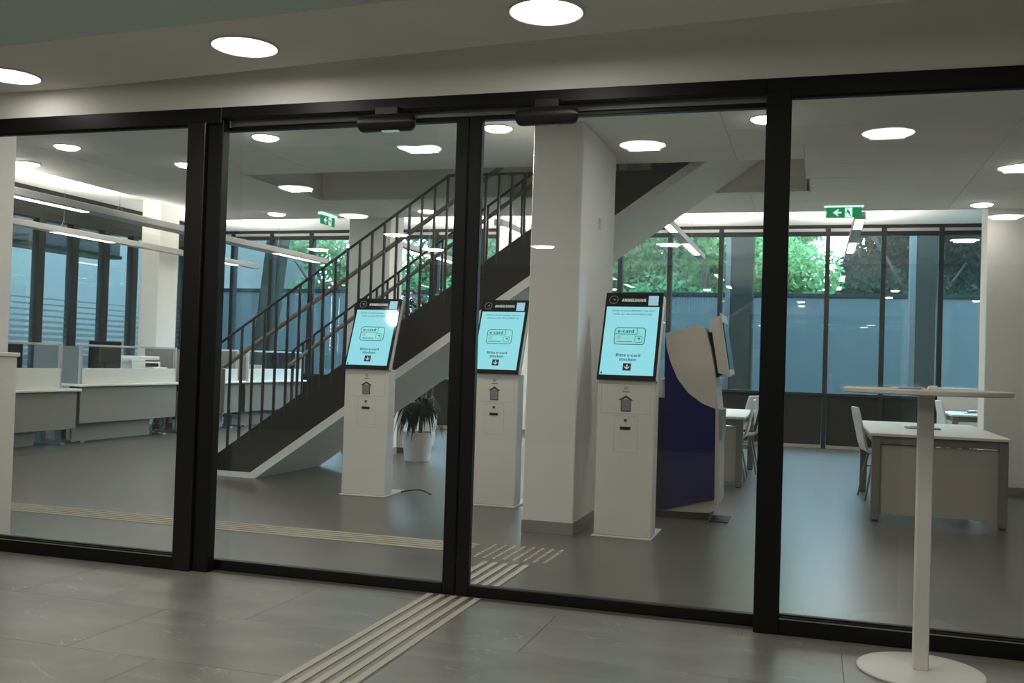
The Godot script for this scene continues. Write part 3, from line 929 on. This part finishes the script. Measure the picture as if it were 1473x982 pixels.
func staircase() -> void:
	var t := thing("staircase", "straight stair with dark side panels and white underside rising to the right behind the kiosks", "staircase")
	var m := 0.697
	var xt := -0.12
	var zf := -3.65
	var zb := -4.92
	var st := mb()
	prism(st, [Vector2(-5.46, 0.0), Vector2(-5.025, 0.0), Vector2(xt, m * (xt + 5.025)), Vector2(xt, 0.053 + m * (xt + 5.077)), Vector2(-5.077, 0.053), Vector2(-5.46, 0.053)], zb, zf)
	put(t, "soffit", st, M.white_wall, Vector3.ZERO, "white sloping underside")
	for side in [[zf - 0.002, zf - 0.022], [zb + 0.022, zb + 0.002]]:
		st = mb()
		prism(st, [Vector2(-5.46, 0.053), Vector2(-5.077, 0.053), Vector2(-1.103, 2.823), Vector2(-1.692, 2.823), Vector2(-5.46, 0.2)], side[1], side[0])
		put(t, "side_panel", st, M.stair_dark, Vector3.ZERO, "dark metal side panel")
	put(t, "hanger", spanned(-1.555, -1.465, 2.80, 3.0, zf - 0.05, zf - 0.024), M.grey_skirting)
	for n in range(1, 21):
		var x0 := -5.38 + 0.251 * (n - 1)
		if x0 > xt - 0.3:
			break
		st = mb()
		span(st, x0, x0 + 0.29, 0.1745 * n - 0.04, 0.1745 * n, zb + 0.026, zf - 0.026, 0.004)
		put(t, "tread", st, M.tread)
		put(t, "riser", spanned(x0 + 0.005, x0 + 0.02, 0.1745 * (n - 1), 0.1745 * n - 0.04, zb + 0.026, zf - 0.026), M.tread)
	# railings: front, then back
	var zr := zf - 0.012
	var r := 0.675
	st = mb()
	tube(st, Vector3(-5.465, 1.265, zr), Vector3(-3.165, 2.825, zr), 0.013, 8)
	tube(st, Vector3(-3.165, 2.825, zr), Vector3(-1.7, 2.825, zr), 0.013, 8)
	put(t, "top_rail", st, M.rail_metal)
	var x := -5.465
	var k := 0
	while x < -1.72:
		var top := minf(1.265 + 0.678 * (x + 5.465), 2.825)
		var low := maxf(0.2 + m * (x + 5.456), 0.0) - 0.1
		if k == 0:
			low = 0.0
		st = mb()
		bx(st, Vector3(x, (top + low) / 2, zr), Vector3(0.018 if k else 0.026, top - low, 0.026), 0.002)
		put(t, "baluster", st, M.rail_metal)
		k += 1
		x += 0.1205
	st = mb()
	tube(st, Vector3(-5.45, 1.04, zr - 0.055), Vector3(-1.9, 1.04 + r * 3.55, zr - 0.055), 0.021, 12)
	put(t, "handrail", st, M.rail_wood, Vector3.ZERO, "grey-brown wooden handrail")
	st = mb()
	span(st, -5.48, -5.44, 0.60, 1.02, zr - 0.075, zr - 0.035, 0.003)
	put(t, "handrail_end", st, M.rail_wood)
	zr = zb + 0.012
	st = mb()
	tube(st, Vector3(-5.38, 1.225, zr), Vector3(-1.6, 1.225 + 0.703 * 3.78, zr), 0.013, 8)
	put(t, "top_rail", st, M.rail_metal)
	x = -5.38
	k = 0
	while x < -1.65:
		var top := 1.225 + 0.703 * (x + 5.38)
		var low := 0.1 + m * (x + 5.456)
		if k == 0:
			low = 0.0
		st = mb()
		bx(st, Vector3(x, (top + low) / 2, zr), Vector3(0.018 if k else 0.026, top - low, 0.026), 0.002)
		put(t, "baluster", st, M.rail_metal)
		k += 1
		x += 0.1205
	st = mb()
	tube(st, Vector3(-5.42, 1.04, zr + 0.055), Vector3(-1.7, 1.04 + 0.71 * 3.72, zr + 0.055), 0.021, 12)
	put(t, "handrail", st, M.rail_wood, Vector3.ZERO, "grey-brown wooden handrail")

func outside() -> void:
	var g := struct("ground", "paved ground outside the windows")
	put(g, "paving", spanned(-60, 60, -0.35, -0.06, -80, -11.5), M.paving)
	put(g, "paving", spanned(-60, -10.9, -0.35, -0.06, -11.5, 9.8), M.paving)
	put(g, "paving", spanned(-60, 60, -0.35, -0.06, 9.9, 60), M.paving)
	var w := thing("garden_wall", "pale blue-grey garden wall behind the far windows", "wall", Vector3(0, 0, -16.0))
	put(w, "wall_body", spanned(-14.8, 9.0, -0.1, 2.63, -0.12, 0.12), M.garden_wall)
	put(w, "wall_capping", spanned(-14.8, 9.0, 2.63, 2.71, -0.15, 0.15, 0.005), M.wall_cap)
	var b := thing("building", "pale rendered building close outside the left windows", "building", Vector3(-15.5, 0, -6.0))
	put(b, "wall_body", spanned(-0.6, 0.6, -0.1, 10.0, -12.0, 7.5), M.render_pale)  # height above the view added to block sky light
	put(b, "plinth_band", spanned(0.6, 0.63, -0.1, 1.0, -12.0, 7.5), M.garden_wall)
	var a := thing("awning_box", "dark green-grey awning box hanging outside the left windows", "awning", Vector3(-11.6, 0, -5.5))
	put(a, "box", spanned(-0.25, 0.25, 2.70, 3.25, -4.0, 3.0, 0.02), M.awning)
	put(a, "front_rail", spanned(0.25, 0.28, 2.70, 2.76, -4.0, 3.0, 0.004), M.wall_cap)
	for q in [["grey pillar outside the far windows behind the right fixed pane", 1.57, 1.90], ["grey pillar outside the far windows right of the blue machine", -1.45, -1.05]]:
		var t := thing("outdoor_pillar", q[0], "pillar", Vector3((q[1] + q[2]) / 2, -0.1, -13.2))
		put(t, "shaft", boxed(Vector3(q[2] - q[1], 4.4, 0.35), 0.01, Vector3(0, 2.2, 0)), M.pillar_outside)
		put(t, "sky_lit_edge", boxed(Vector3(0.085, 4.4, 0.36), 0.004, Vector3(-(q[2] - q[1]) / 2 - 0.03, 2.2, 0.01)), M.pillar_sky_lit)  # pale strip paints the sky light on the pillar side
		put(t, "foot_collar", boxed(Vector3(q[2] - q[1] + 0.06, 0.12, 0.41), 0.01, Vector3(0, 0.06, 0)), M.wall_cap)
	var s := thing("raking_strut", "slanted grey strut outside the far left windows behind the stair foot", "strut", Vector3(-10.6, -0.1, -13.0))
	var st := mb()
	prism(st, [Vector2(-0.35, 0.0), Vector2(0.0, 0.0), Vector2(0.45, 4.2), Vector2(0.1, 4.2)], -0.15, 0.15)
	put(s, "shaft", st, M.pillar_outside)
	put(s, "foot_plate", spanned(-0.45, 0.1, 0.0, 0.05, -0.22, 0.22), M.wall_cap)
	tree("bright green leafy tree above the garden wall behind the right kiosk", Vector3(-2.6, -0.1, -19.0), 6.2, 1.9, M.tree_mid, 13000, 0.14)
	tree("bright green tree seen just left of the gap of white sky", Vector3(-0.9, -0.1, -18.2), 5.0, 1.35, M.tree_light, 13000, 0.14)
	tree("dark green tree above the garden wall right of the gap of white sky", Vector3(2.05, -0.1, -19.0), 6.4, 1.5, M.tree_dark, 13000, 0.14)
	tree("dark leafy tree seen beside the right pillar above the garden wall", Vector3(4.3, -0.1, -18.4), 5.8, 1.8, M.tree_dark, 13000, 0.14)
	tree("pale bushy tree seen through the stair balusters above the garden wall", Vector3(-12.1, -0.1, -18.6), 5.4, 1.25, M.tree_mid, 13000, 0.14)
	tree("mid green tree right of the pale bushy tree behind the stair", Vector3(-7.4, -0.1, -19.0), 5.8, 1.7, M.tree_mid, 13000, 0.14)
	tree("slender dark tree between the gap of white sky and the next mullion", Vector3(1.3, -0.1, -21.0), 7.0, 0.85, M.tree_dark, 9000, 0.18)
	b = thing("building", "pale building far behind the garden wall on the left, seen through the far corner windows", "building", Vector3(-18.8, 0, -21.0))
	put(b, "wall_body", spanned(-5.0, 4.5, -0.1, 7.0, -1.0, 1.0), M.render_pale)
	put(b, "roof_edge", spanned(-5.1, 4.6, 7.0, 7.2, -1.1, 1.1), M.wall_cap)
	for q in [[-11.0, "mid"], [-8.6, "mid"], [-6.2, "mid"], [-3.9, "mid"], [-1.9, "light"], [2.3, "dark"], [5.2, "dark"], [4.0, "dark"]]:
		var where: String = {"-11.0": "leftmost, behind the stair foot", "-8.6": "behind the middle of the stair railing", "-6.2": "behind the top of the stair railing", "-3.9": "hidden behind the square pillar", "-1.9": "behind the right kiosk", "2.3": "behind the exit sign", "4.0": "behind the far right panes", "5.2": "beside the right pillar"}["%.1f" % q[0]]
		tree("%s green rear tree beyond the garden wall, %s" % [q[1], where], Vector3(q[0], -0.1, -23.5), 7.2, 1.75, M["tree_" + q[1]], 11000, 0.25)
	tree("green tree hidden mostly by the stair and the square pillar", Vector3(-5.0, -0.1, -19.4), 6.0, 1.7, M.tree_mid, 13000, 0.14)

func lamps() -> void:
	var gl := "round lamps in the lobby ceiling"
	for q in [
		["round lamp at the top edge above the right door sensor", -1.108, 0.625], ["round lamp above the left door sensor", -2.645, 0.475],
		["round lamp at the left edge of the white ceiling strip", -4.22, 0.291]]:
		downlight(q[0], Vector3(q[1], 2.65, q[2]), 0.153, M.lamp_front, 0.28 if q[1] > -4.0 else 0.10, "")
	for q in [
		[-1.13, 1.69, "beside the top of the square pillar"],
		[0.40, 1.77, "in the hall ceiling above the standing table"],
		[-2.67, 1.53, "below the left door sensor"],
		[-4.41, 2.90, "on the left edge of the stair opening"],
		[1.36, 2.99, "at the right edge of the right pane"],
		[-4.63, 4.49, "beside the sideways exit sign"],
		[1.65, 5.30, "on top of the right pillar"],
		[-4.81, 5.99, "on the upper stair railing"],
		[-3.33, 7.22, "on the left edge of the square pillar"],
		[-1.71, 7.07, "in the far window over the right kiosk"],
		[1.53, 7.01, "in the far window beside the right pillar"],
		[-4.92, 7.47, "beside the middle stiles over the stair railing"],
		[-6.61, 7.42, "in the far window behind the lower stair railing"]]:
		downlight("round lobby lamp seen mirrored " + q[2], Vector3(q[0], 2.654, q[1]), 0.153, M.lamp_lobby, (0.45 if q[1] < 2.0 else 1.5) * (0.3 if q[0] > 0.0 else 1.0), gl)
	for q in [
		["small round lamp in the hall ceiling left of the white square pillar, nearest the glass", -2.205, -2.10, 0.8],
		["small round lamp in the hall ceiling just right of the left black post", -4.08, -2.08, 0.6],
		["small round lamp in the hall ceiling above the left fixed pane", -5.97, -2.12, 0.25],
		["small round lamp in the hall ceiling half hidden by the right black post", -0.345, -2.15, 0.7],
		["small round lamp in the hall ceiling near the left black post, second row", -5.40, -2.95, 0.15],
		["small round lamp in the hall ceiling at the right edge above the far pillar", 1.53, -4.02, 0.45],
		["small round lamp in the hall ceiling left of the hanging exit sign", -6.153, -5.77, 0.2],
		["small round lamp in the hall ceiling beside the right pillar top", 1.52, -5.88, 0.15],
		["small round lamp in the hall ceiling seen through the upper stair railing", -4.22, -5.74, 0.6],
		["small round lamp in the hall ceiling hidden behind the stair", -2.22, -5.80, 0.7]]:
		downlight(q[0], Vector3(q[1], 2.849, q[2]), 0.1, M.lamp_hall, q[3], "")
	for k in 4:  # unseen lamps, added to light the pillar front and the floor by the doors
		downlight("small added lamp hidden behind the black head " + ["far left of the left fixed pane", "over the left fixed pane", "over the left sliding leaf", "over the right sliding leaf"][k], Vector3(-5.97 + 1.875 * k, 2.849, -0.62), 0.1, M.lamp_hall, 0.5, "added lamps behind the head of the glazing")
	downlight("round lamp at the far left of the hall ceiling, over the counter", Vector3(-6.9, 2.849, -2.68), 0.1, M.lamp_hall, 0.1, "")
	downlight("round lamp in the hall ceiling beyond the right fixed pane", Vector3(3.4, 2.849, -3.2), 0.1, M.lamp_hall, 0.3, "")
	pendant("long grey pendant light bar with glowing strips nearest the suspended ceiling", -7.42, 2.62, -1.0, -9.3, [[-3.0, -4.05], [-7.9, -9.15]], [-2.6, -5.2, -8.6], 3.41, 0.15, 2.5, 0.11)
	pendant("lower grey pendant light bar hanging along the left windows", -9.15, 2.62, -3.0, -10.2, [[-5.5, -6.6], [-8.6, -9.6]], [-6.3, -9.5], 3.41, 0.15, 6.0, 0.065)
	pendant("pendant light bar near the far windows right of the exit sign", 0.43, 2.80, -6.4, -10.4, [[-6.5, -7.25], [-8.5, -9.6]], [-7.9, -9.75], 3.41, 0.4, 4.5)
	pendant("pendant light bar near the far windows above the right kiosk", -1.66, 2.80, -6.4, -10.4, [[-6.7, -7.35], [-8.5, -9.8]], [-7.9, -9.75], 3.41, 0.4, 4.5)
	pendant("pendant light bar in the far corner behind the stair railings", -5.55, 2.72, -6.7, -10.6, [[-6.8, -7.9], [-9.0, -10.2]], [-7.9, -9.75], 3.41, 0.4, 4.5)
	pendant("short pendant light bar just left of the white square pillar behind the stair", -3.65, 2.80, -6.6, -10.4, [[-6.7, -7.6], [-8.6, -9.6]], [-7.9, -9.75], 3.41, 0.4, 4.5)

func furniture() -> void:
	kiosk("left check-in kiosk, in front of the stair, with a bright glare on its turquoise screen", Vector3(-3.625, 0, -3.065), 0.045)
	kiosk("middle check-in kiosk, just right of the middle door stiles", Vector3(-2.475, 0, -3.04))
	kiosk("right check-in kiosk, nearest of the three, between the square pillar and the blue machine", Vector3(-1.222, 0, -2.09))
	terminal()
	# standing table
	var t := thing("standing_table", "tall white standing table with a round top and disc foot, before the right pane", "table", Vector3(0.43, 0, 0.325))
	var st := mb()
	lathe(st, [Vector2(0, 0.0), Vector2(0.238, 0.0), Vector2(0.24, 0.003), Vector2(0.24, 0.007), Vector2(0.235, 0.010), Vector2(0, 0.012)], 56)
	put(t, "base", st, M.table_white)
	put(t, "post", boxed(Vector3(0.058, 1.09, 0.058), 0.004, Vector3(0, 0.555, 0)), M.table_white)
	st = mb()
	lathe(st, [Vector2(0, 1.100), Vector2(0.31, 1.100), Vector2(0.314, 1.103), Vector2(0.314, 1.116), Vector2(0.311, 1.119), Vector2(0, 1.119)], 64)
	put(t, "tabletop", st, M.table_edge)
	# desks on the right
	frame_table("white desk with grey frame and beige end panel, behind the standing table", 0.455, 1.445, -3.80, -5.85, 0.70, true)
	frame_table("white desk partly hidden behind the blue machine", -1.75, -0.655, -5.40, -7.3, 0.70, true)
	frame_table("far white desk beside the right pillar", 1.62, 3.1, -8.45, -9.6, 0.70, false)
	chair("white chair on the left side of the desk behind the standing table", Vector3(0.66, 0, -5.3), 0.12)
	chair("pale chair drawn up to the desk beside the blue machine, nearer one", Vector3(-0.88, 0, -6.25), PI)
	chair("pale chair beside the desk at the blue machine, half behind the black post", Vector3(-0.80, 0, -6.95), PI)
	chair("pale chair at the far end of the desk beside the blue machine", Vector3(-0.95, 0, -7.85), PI * 0.9)
	chair("small white chair at the far desk beside the right pillar", Vector3(1.80, 0, -9.0), 0.1)
	chair("white chair seen under the stair beside the potted plant", Vector3(-4.35, 0, -7.85), 0.25)
	var f := thing("folding_screen", "low white screen standing at the far windows beside the right pillar", "screen", Vector3(2.0, 0, -10.3))
	put(f, "panel", spanned(-0.35, 0.5, 0.06, 1.0, -0.02, 0.02, 0.004), M.table_white)
	for s in [-0.33, 0.48]:
		put(f, "foot", spanned(s - 0.02, s + 0.02, 0.0, 0.06, -0.2, 0.2, 0.004), M.desk_grey)
	# service desks on the left
	service_desk("service desk at the far left beside the counter", -8.6, -3.2, -5.42, [-3.2, -5.12], [-3.3, -4.85], -0.055)
	service_desk("service desk with a black monitor and a white printer, left of the left black post", -8.6, -5.44, -7.38, [-5.46, -7.33], [-5.46, -6.95])
	service_desk("service desk seen behind the foot of the stair railing", -8.6, -7.5, -9.03, [-7.6, -8.9], [-7.55, -8.7])
	service_desk("farthest service desk, behind the middle of the stair railing", -8.6, -9.12, -11.0, [-9.2, -10.9], [-9.2, -10.7])
	var c := thing("counter", "tall plain white counter at the left edge just behind the glass", "counter", Vector3(-5.14, 0, -0.21))
	put(c, "carcass", spanned(-0.6, 0.49, 0.0, 1.114, -0.085, 0.06, 0.003), M.table_white)
	put(c, "counter_top", spanned(-0.6, 0.505, 1.114, 1.139, -0.095, 0.07, 0.004), M.table_white)
	var b := thing("low_cabinet", "low white cabinet on a dark plinth behind the left kiosk", "cabinet", Vector3(-5.03, 0, -7.02))
	put(b, "plinth", spanned(-0.28, 0.18, 0.0, 0.07, -0.28, 0.26), M.desk_grey)
	put(b, "carcass", spanned(-0.3, 0.2, 0.07, 0.62, -0.3, 0.3, 0.004), M.table_white)
	put(b, "door", spanned(-0.29, 0.19, 0.08, 0.61, 0.3, 0.316, 0.002), M.table_white)

func small_things() -> void:
	# door sensors
	for q in [["black motion sensor bar above the left sliding leaf", -2.093], ["black motion sensor bar above the right sliding leaf", -1.255]]:
		var t := thing("door_sensor", q[0], "sensor", Vector3(q[1], 2.362, 0.035))
		var st := mb()
		tube(st, Vector3(-0.125, 0, 0), Vector3(0.125, 0, 0), 0.045, 20)
		for s in [-1, 1]:
			for i in 5:
				var a0 := PI / 2 * i / 5.0
				var a1 := PI / 2 * (i + 1) / 5.0
				tube(st, Vector3(s * (0.125 + 0.030 * sin(a0)), 0, 0), Vector3(s * (0.125 + 0.030 * sin(a1)), 0, 0), 0.045 * cos(a0 * 0.9), 20, 0.045 * cos(a1 * 0.9))
		put(t, "housing", st, M.sensor_black)
		put(t, "bracket", spanned(-0.062, 0.062, 0.03, 0.082, -0.034, 0.012, 0.003), M.sensor_black)
		put(t, "lens_strip", spanned(-0.02, 0.075, -0.0455, -0.030, -0.01, 0.018), M.bezel_black)
	# guide strips
	var g := thing("guide_strips", "five raised tactile guide strips leading straight to and through the sliding door", "tactile strips")
	for k in 5:
		var x := -1.8135 + 0.0625 * k
		put(g, "strip", spanned(x - 0.0165, x + 0.0165, 0.0, 0.004, -0.07, 3.6, 0.0015), M.tactile)
		put(g, "strip", spanned(x - 0.0165, x + 0.0165, 0.0, 0.004, -0.94, -0.16, 0.0015), M.tactile)
	g = thing("guide_strips", "tactile guide strips running left across the hall floor behind the glass", "tactile strips")
	for k in 5:
		var z := -1.175 - 0.0625 * k
		put(g, "strip", spanned(-6.2, -2.02, 0.0, 0.004, z - 0.0165, z + 0.0165, 0.0015), M.tactile)
	g = thing("attention_field", "field of small raised tactile studs inside the right sliding leaf", "tactile studs")
	var stud := mb()
	lathe(stud, [Vector2(0.0125, 0.0), Vector2(0.009, 0.004), Vector2(0.0, 0.0045)], 14)
	var sm: ArrayMesh = stud.commit()
	for i in 8:
		for j in 9:
			put(g, "stud", sm, M.tactile, Vector3(-1.925 + 0.0625 * i, 0.0, -1.065 - 0.052 * j))
	# exit signs
	for q in [["green exit sign with a left arrow hanging near the far windows on the right", Vector3(0.248, 2.79, -5.88), 0.0], ["green exit sign turned sideways, hanging left of the stair", Vector3(-5.53, 2.775, -5.87), PI / 2]]:
		var t := thing("exit_sign", q[0], "sign", q[1], q[2])
		put(t, "lamp_housing", spanned(-0.19, 0.19, 0.045, 0.07, -0.03, 0.03, 0.004), M.sign_white)
		put(t, "sign_plate", spanned(-0.172, 0.172, -0.06, 0.045, -0.006, 0.006), M.sign_green)
		for s in [1, -1]:
			var st := mb()
			prism(st, [Vector2(-0.105, -0.008), Vector2(-0.055, 0.028), Vector2(-0.045, 0.020), Vector2(-0.068, 0.0), Vector2(-0.022, 0.0), Vector2(-0.022, -0.016), Vector2(-0.068, -0.016), Vector2(-0.045, -0.045), Vector2(-0.055, -0.044)], 0.006 * s, 0.0085 * s)
			put(t, "arrow", st, M.sign_white)
			put(t, "doorway", spanned(0.012, 0.082, -0.056, 0.040, 0.006 * s, 0.0075 * s), M.sign_white)
			st = mb()
			prism(st, [Vector2(0.034, 0.018), Vector2(0.044, 0.018), Vector2(0.062, -0.008), Vector2(0.058, -0.026), Vector2(0.074, -0.040), Vector2(0.068, -0.044), Vector2(0.048, -0.026), Vector2(0.044, -0.012), Vector2(0.030, -0.004), Vector2(0.020, -0.014), Vector2(0.016, -0.010), Vector2(0.030, 0.004)], 0.0075 * s, 0.0095 * s)
			prism(st, [Vector2(0.026, 0.022), Vector2(0.034, 0.020), Vector2(0.038, 0.028), Vector2(0.032, 0.035), Vector2(0.025, 0.030)], 0.0075 * s, 0.0095 * s)
			put(t, "running_figure", st, M.sign_green)
	# potted plant under the stair
	var p := thing("potted_plant", "dark leafed plant in a white round pot under the stair, right of the left kiosk", "plant", Vector3(-4.36, 0, -6.03))
	pot(p, 0.185, 0.14, 0.33)
	var st2 := mb()
	for q in [[-0.05, 0.0, 0.1], [0.05, 0.03, 0.16], [0.0, -0.05, 0.05]]:
		tube(st2, Vector3(q[0], 0.28, q[1]), Vector3(q[0] * 1.3, 0.5 + q[2], q[1] * 1.4), 0.016, 8)
	put(p, "stem", st2, M.stem)
	st2 = mb()
	for i in 120:
		var q: Array = [[-0.065, 0.0, 0.60], [0.065, 0.04, 0.66], [0.0, -0.07, 0.56]][i % 3]
		strap_leaf(st2, Vector3(q[0], q[2] - 0.06 * rng.randf(), q[1]), rng.randf() * TAU, rng.randf_range(0.18, 0.34), rng.randf_range(0.05, 0.2), rng.randf_range(0.18, 0.4), 0.021)
	put(p, "foliage", st2, M.leaf_dark)
	p = thing("potted_plant", "tall bushy dark plant behind the stair railing above the left kiosk", "plant", Vector3(-5.1, 0, -7.95))
	pot(p, 0.22, 0.17, 0.42)
	st2 = mb()
	for k in 5:
		tube(st2, Vector3(0.04 * k - 0.08, 0.36, 0.03 * (k % 2)), Vector3(0.16 * k - 0.32, 1.7 + 0.05 * (k % 3), 0.1 * (k % 2)), 0.014, 8, 0.008)
	put(p, "stem", st2, M.stem)
	st2 = mb()
	for k in 5:
		leaf_cloud(st2, Vector3(0.17 * k - 0.36, 1.62 + 0.09 * (k % 2), 0.05), Vector3(0.22, 0.42, 0.24), 170, 0.10)
	put(p, "foliage", st2, M.leaf_mottled)
	# things on the desks
	monitor("black monitor seen from behind on the service desk left of the left black post", Vector3(-8.78, 0.737, -6.09), -PI / 2, 0.58, 0.37)
	monitor("black monitor at the far left above the counter", Vector3(-8.85, 0.682, -4.5), -PI / 2, 0.52, 0.36)
	monitor("black monitor behind the second stair baluster group", Vector3(-8.85, 0.737, -10.35), -PI * 0.42, 0.52, 0.34)
	monitor("black monitor on the farthest service desk, showing a pale page", Vector3(-8.98, 0.737, -10.88), PI * 0.35, 0.52, 0.34)
	var r := thing("printer", "white desktop printer with paper trays behind the glass screen", "printer", Vector3(-9.0, 0.737, -7.06))
	put(r, "body", boxed(Vector3(0.36, 0.28, 0.46), 0.012, Vector3(0, 0.14, 0)), M.table_white)
	put(r, "paper_tray", boxed(Vector3(0.26, 0.015, 0.30), 0.003, Vector3(0.22, 0.20, 0.0), ), M.paper)
	put(r, "scanner_lid", boxed(Vector3(0.34, 0.05, 0.44), 0.01, Vector3(0, 0.33, 0)), M.table_white)
	put(r, "output_slot", boxed(Vector3(0.02, 0.05, 0.34), 0.002, Vector3(0.175, 0.235, 0)), M.monitor_black)
	var o := thing("paper_stack", "stack of white papers lying against the screen beside the black monitor", "papers", Vector3(-8.78, 0.737, -6.64))
	for k in 4:
		put(o, "sheet", boxed(Vector3(0.2, 0.03, 0.28), 0.002, Vector3(0.004 * k, 0.20 + 0.031 * k, 0.01 * k)), M.paper)
	put(o, "tray", boxed(Vector3(0.22, 0.185, 0.3), 0.004, Vector3(0, 0.0925, 0)), M.lamp_body)
	o = thing("folders", "dark blue folder lying on a desk behind the railing post", "folder", Vector3(-8.95, 0.737, -7.95))
	put(o, "folder", boxed(Vector3(0.25, 0.06, 0.32), 0.004, Vector3(0, 0.36, 0)), M.folder_blue)
	put(o, "letter_tray", boxed(Vector3(0.28, 0.33, 0.36), 0.006, Vector3(0, 0.165, 0)), M.table_white)
	o = thing("basket", "small beige woven basket on the desk behind the stair railing", "basket", Vector3(-8.95, 0.737, -9.95))
	st2 = mb()
	lathe(st2, [Vector2(0, 0.0), Vector2(0.11, 0.0), Vector2(0.13, 0.05), Vector2(0.15, 0.24), Vector2(0.14, 0.24), Vector2(0.12, 0.03)], 24)
	put(o, "weave", st2, M.basket)
	put(o, "rim", ring_mesh(0.146, 0.24, 0.009), M.basket)
	o = thing("cable_roll", "white roll with a black end hanging under the far left service desk", "cable box", Vector3(-8.72, 0.62, -5.28))
	st2 = mb()
	tube(st2, Vector3(0, 0, -0.18), Vector3(0, 0, 0.02), 0.045, 18)
	put(o, "sleeve", st2, M.table_white)
	st2 = mb()
	tube(st2, Vector3(0, 0, 0.02), Vector3(0, 0, 0.10), 0.043, 18)
	put(o, "end_cap", st2, M.cable_black)
	put(o, "bracket", spanned(-0.02, 0.02, 0.04, 0.085, -0.1, 0.0), M.lamp_body)
	o = thing("cable_bundle", "tangle of black cables at the foot of the service desk beside the left post", "cables", Vector3(-8.75, 0.0, -7.12))
	st2 = mb()
	for k in 5:
		var last := Vector3(0.0, 0.66, 0.04 * k - 0.08)
		for i in 9:
			var nx := Vector3(0.05 * sin(i * 1.3 + k), 0.66 - 0.072 * (i + 1), 0.04 * k - 0.08 + 0.05 * sin(i * 0.9 + 2.0 * k))
			tube(st2, last, nx, 0.006, 6)
			last = nx
	put(o, "cable", st2, M.cable_black)
	put(o, "socket_strip", boxed(Vector3(0.05, 0.05, 0.26), 0.004, Vector3(0, 0.30, 0)), M.cable_black)
	# on the standing table and the right desk
	o = thing("leaflets", "flat pile of white leaflets on the standing table", "leaflets", Vector3(0.35, 1.1195, 0.32), 0.3)
	for k in 3:
		put(o, "leaflet", boxed(Vector3(0.10, 0.002, 0.07), 0.0, Vector3(0.006 * k, 0.001 + 0.002 * k, 0.004 * k)), M.paper)
	o = thing("paper_scrap", "small folded white paper on the standing table beside the leaflets", "paper", Vector3(0.455, 1.1195, 0.30))
	st2 = mb()
	prism(st2, [Vector2(-0.02, 0), Vector2(0.022, 0), Vector2(0.014, 0.014), Vector2(-0.012, 0.013)], -0.02, 0.02)
	put(o, "fold", st2, M.paper)
	put(o, "flap", boxed(Vector3(0.03, 0.001, 0.03), 0.0, Vector3(0.005, 0.0145, 0)), M.paper)
	o = thing("notepad", "grey notepad lying on the desk behind the standing table", "notepad", Vector3(0.92, 0.70, -4.75))
	put(o, "pad", boxed(Vector3(0.28, 0.012, 0.2), 0.002, Vector3(0, 0.006, 0)), M.desk_grey)
	put(o, "pen", spanned(-0.1, 0.06, 0.012, 0.02, -0.02, -0.012, 0.002), M.lamp_body)
	o = thing("papers", "loose papers on the far desk beside the right pillar", "papers", Vector3(1.95, 0.70, -9.0))
	put(o, "sheet", boxed(Vector3(0.28, 0.012, 0.21), 0.002, Vector3(0, 0.006, 0)), M.paper)
	put(o, "sheet", boxed(Vector3(0.2, 0.03, 0.15), 0.004, Vector3(0.03, 0.027, 0)), M.paper)
	put(o, "clip", boxed(Vector3(0.1, 0.02, 0.03), 0.003, Vector3(-0.05, 0.022, 0.06)), M.desk_grey)
	o = thing("cable", "short black cable lying on the floor at the foot of the left kiosk", "cable", Vector3(-3.42, 0.0, -3.40))
	st2 = mb()
	for i in 8:
		var a := i / 8.0
		var b := (i + 1) / 8.0
		tube(st2, Vector3(0.30 * a, 0.012 + 0.02 * sin(a * 3), -0.06 * sin(a * 4)), Vector3(0.30 * b, 0.012 + 0.02 * sin(b * 3), -0.06 * sin(b * 4)), 0.007, 6)
	put(o, "lead", st2, M.cable_black)

func ring_mesh(r: float, y: float, w: float) -> SurfaceTool:
	var st := mb()
	for i in 24:
		var a := TAU * i / 24.0
		var b := TAU * (i + 1) / 24.0
		tube(st, Vector3(cos(a) * r, y, sin(a) * r), Vector3(cos(b) * r, y, sin(b) * r), w, 8)
	return st
